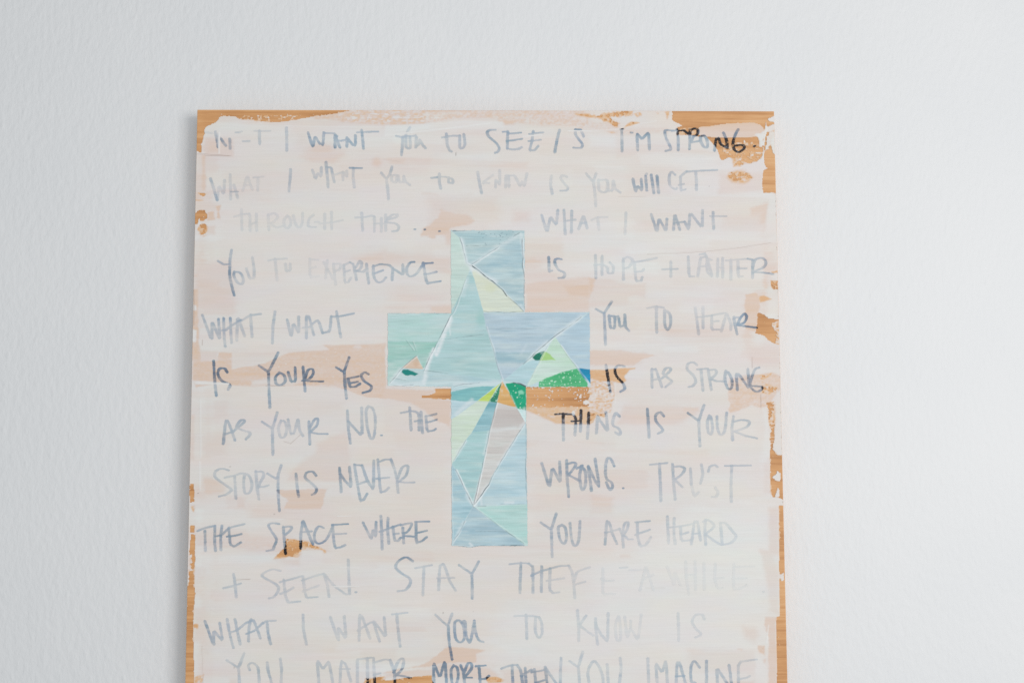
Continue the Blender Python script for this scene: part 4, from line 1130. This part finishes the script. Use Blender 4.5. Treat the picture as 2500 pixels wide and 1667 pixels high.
# brushed white haze where the artist softened a joint
SOFT = [(P1('880,120 935,380 985,425 1000,470'), .55, 9), (P1('985,425 1150,300 1300,200 1500,80'), .40, 10), (P1('1000,440 1160,540 1270,600'), .6, 10), (P1('950,560 900,760'), .3, 8),
        (P1('1560,60 1590,300'), .5, 7), (P1('1590,300 1600,900'), .35, 4), (P1('1560,880 1605,930'), .5, 8), (P1('2250,1000 1960,1225'), .45, 10), (P1('1860,1290 1700,1430'), .4, 7),
        (P1('755,1030 690,1180 590,1440') + C1('560,60 480,270'), .85, 9), (P1('740,1120 750,1210'), .5, 4),
        (C1('70,450 200,470 420,450 470,380'), .55, 11), (C1('470,300 450,460'), .5, 7), (C1('800,465 1000,445 1300,440'), .4, 8), (C1('180,290 80,410'), .5, 9), (C1('1345,400 1345,440'), .5, 5),
        (C1('1000,640 820,800'), .45, 9), (C1('920,1120 830,1260'), .4, 9), (C1('1190,1000 1140,1260'), .4, 6), (C1('1230,1000 1500,960'), .3, 9), (C1('1600,740 1615,880 1560,960'), .45, 9),
        (C1('1500,1080 1300,1380'), .35, 7), (D1('820,140 1000,500'), .45, 6), (D1('1100,180 1020,500'), .4, 5), (D1('1180,300 1040,520'), .55, 8), (D1('1100,450 1110,520'), .5, 6),
        (D1('940,420 1000,510'), .5, 8), (D1('1380,500 1470,500'), .6, 6), (D1('900,720 780,960'), .35, 7), (D1('975,970 1000,990'), .7, 5), (P1('1860,1320 1800,1420'), .3, 6), (C1('1620,10 1560,120'), .2, 6)]
for i, (poly, st, wd) in enumerate(SOFT):
    sl = win(poly, wd * 1.6)
    Ug, Vg = GU[sl], GV[sl]
    dd = np.full(Ug.shape, 1e9)
    for a, b in zip(poly[:-1], poly[1:]):
        dd = np.minimum(dd, segdist(Ug, Vg, a, b))
    k_ = st * (1 - smooth(0, wd * (1 + .35 * fbm(Ug, Vg, 18, 8, i, 2)), dd)) * (1 + .3 * vnoise(Ug, Vg, 30, 3, i))
    k_ = np.clip(k_, 0, 1)[..., None]
    XC[sl] = XC[sl] * (1 - k_) + k_ * lin((216, 222, 224)) / GAIN

seam_own = np.full(GU.shape, -1)
for i, (poly, dk, wh, wd) in enumerate(SEAMS):
    sl = win(poly, 7)
    Ug, Vg = GU[sl], GV[sl]
    wu, wv_ = Ug + wobx[sl], Vg + woby[sl]
    dd = np.full(Ug.shape, 1e9)
    dw = np.full(Ug.shape, 1e9)
    for a, b in zip(poly[:-1], poly[1:]):
        dd = np.minimum(dd, segdist(wu, wv_, a, b))
        L = math.hypot(b[0] - a[0], b[1] - a[1]) + 1e-9
        nx, ny = (b[1] - a[1]) / L * 2.1, -(b[0] - a[0]) / L * 2.1
        if nx < 0:
            nx, ny = -nx, -ny
        dw = np.minimum(dw, segdist(wu, wv_, (a[0] + nx, a[1] + ny), (b[0] + nx, b[1] + ny)))
    ka = np.clip(.70 * dk * (1.0 + .75 * vnoise(Ug, Vg, 17, 17, i) + .45 * vnoise(Ug, Vg, 5, 5, i + 1)), 0, 1) * (1 - smooth(wd * .45, wd * 1.25 + .4, dd))
    kb = np.clip(.62 * wh * (.7 + .6 * vnoise(Ug, Vg, 22, 22, i + 2)), 0, .9) * (1 - smooth(.7, 2.3, dw))
    XC[sl] = XC[sl] * (1 - kb[..., None]) + kb[..., None] * lin((224, 229, 230)) / GAIN
    dark = lin((78, 96, 100))
    XC[sl] = XC[sl] * (1 - ka[..., None]) + ka[..., None] * dark
    XR[sl] += .00025 * kb
    ow = seam_own[sl]
    ow[(ka > .22) | (kb > .30) | (dd < 1.25)] = i
for _ in range(6):                       # leftover slivers join their neighbours
    for ax, sh in ((0, 1), (0, -1), (1, 1), (1, -1)):
        nb = np.roll(owner, sh, ax)
        owner = np.where((owner < 0) & (nb >= 0), nb, owner)
inside = do > 0
cell = inside[:-1, :-1] & inside[1:, :-1] & inside[:-1, 1:] & inside[1:, 1:]
oc, sc_ = owner[:-1, :-1], seam_own[:-1, :-1]
oc = np.where(oc < 0, 4, oc)
cross = bpy.data.objects.new('painted_cross', None)
COL.objects.link(cross)
cross.parent = root
cross['label'] = 'cross of blue and green painted triangles'
for i, f in enumerate(FACETS):
    o = patch('colour_facet', GU, GV, XC, None, M_FACET, cross, .0006, XR, cell & (oc == i) & (sc_ < 0))
    if o:
        o['label'] = f[0]
for i in range(len(SEAMS)):
    patch('scored_seam', GU, GV, XC, None, M_FACET, cross, .0006, XR, cell & (sc_ == i))
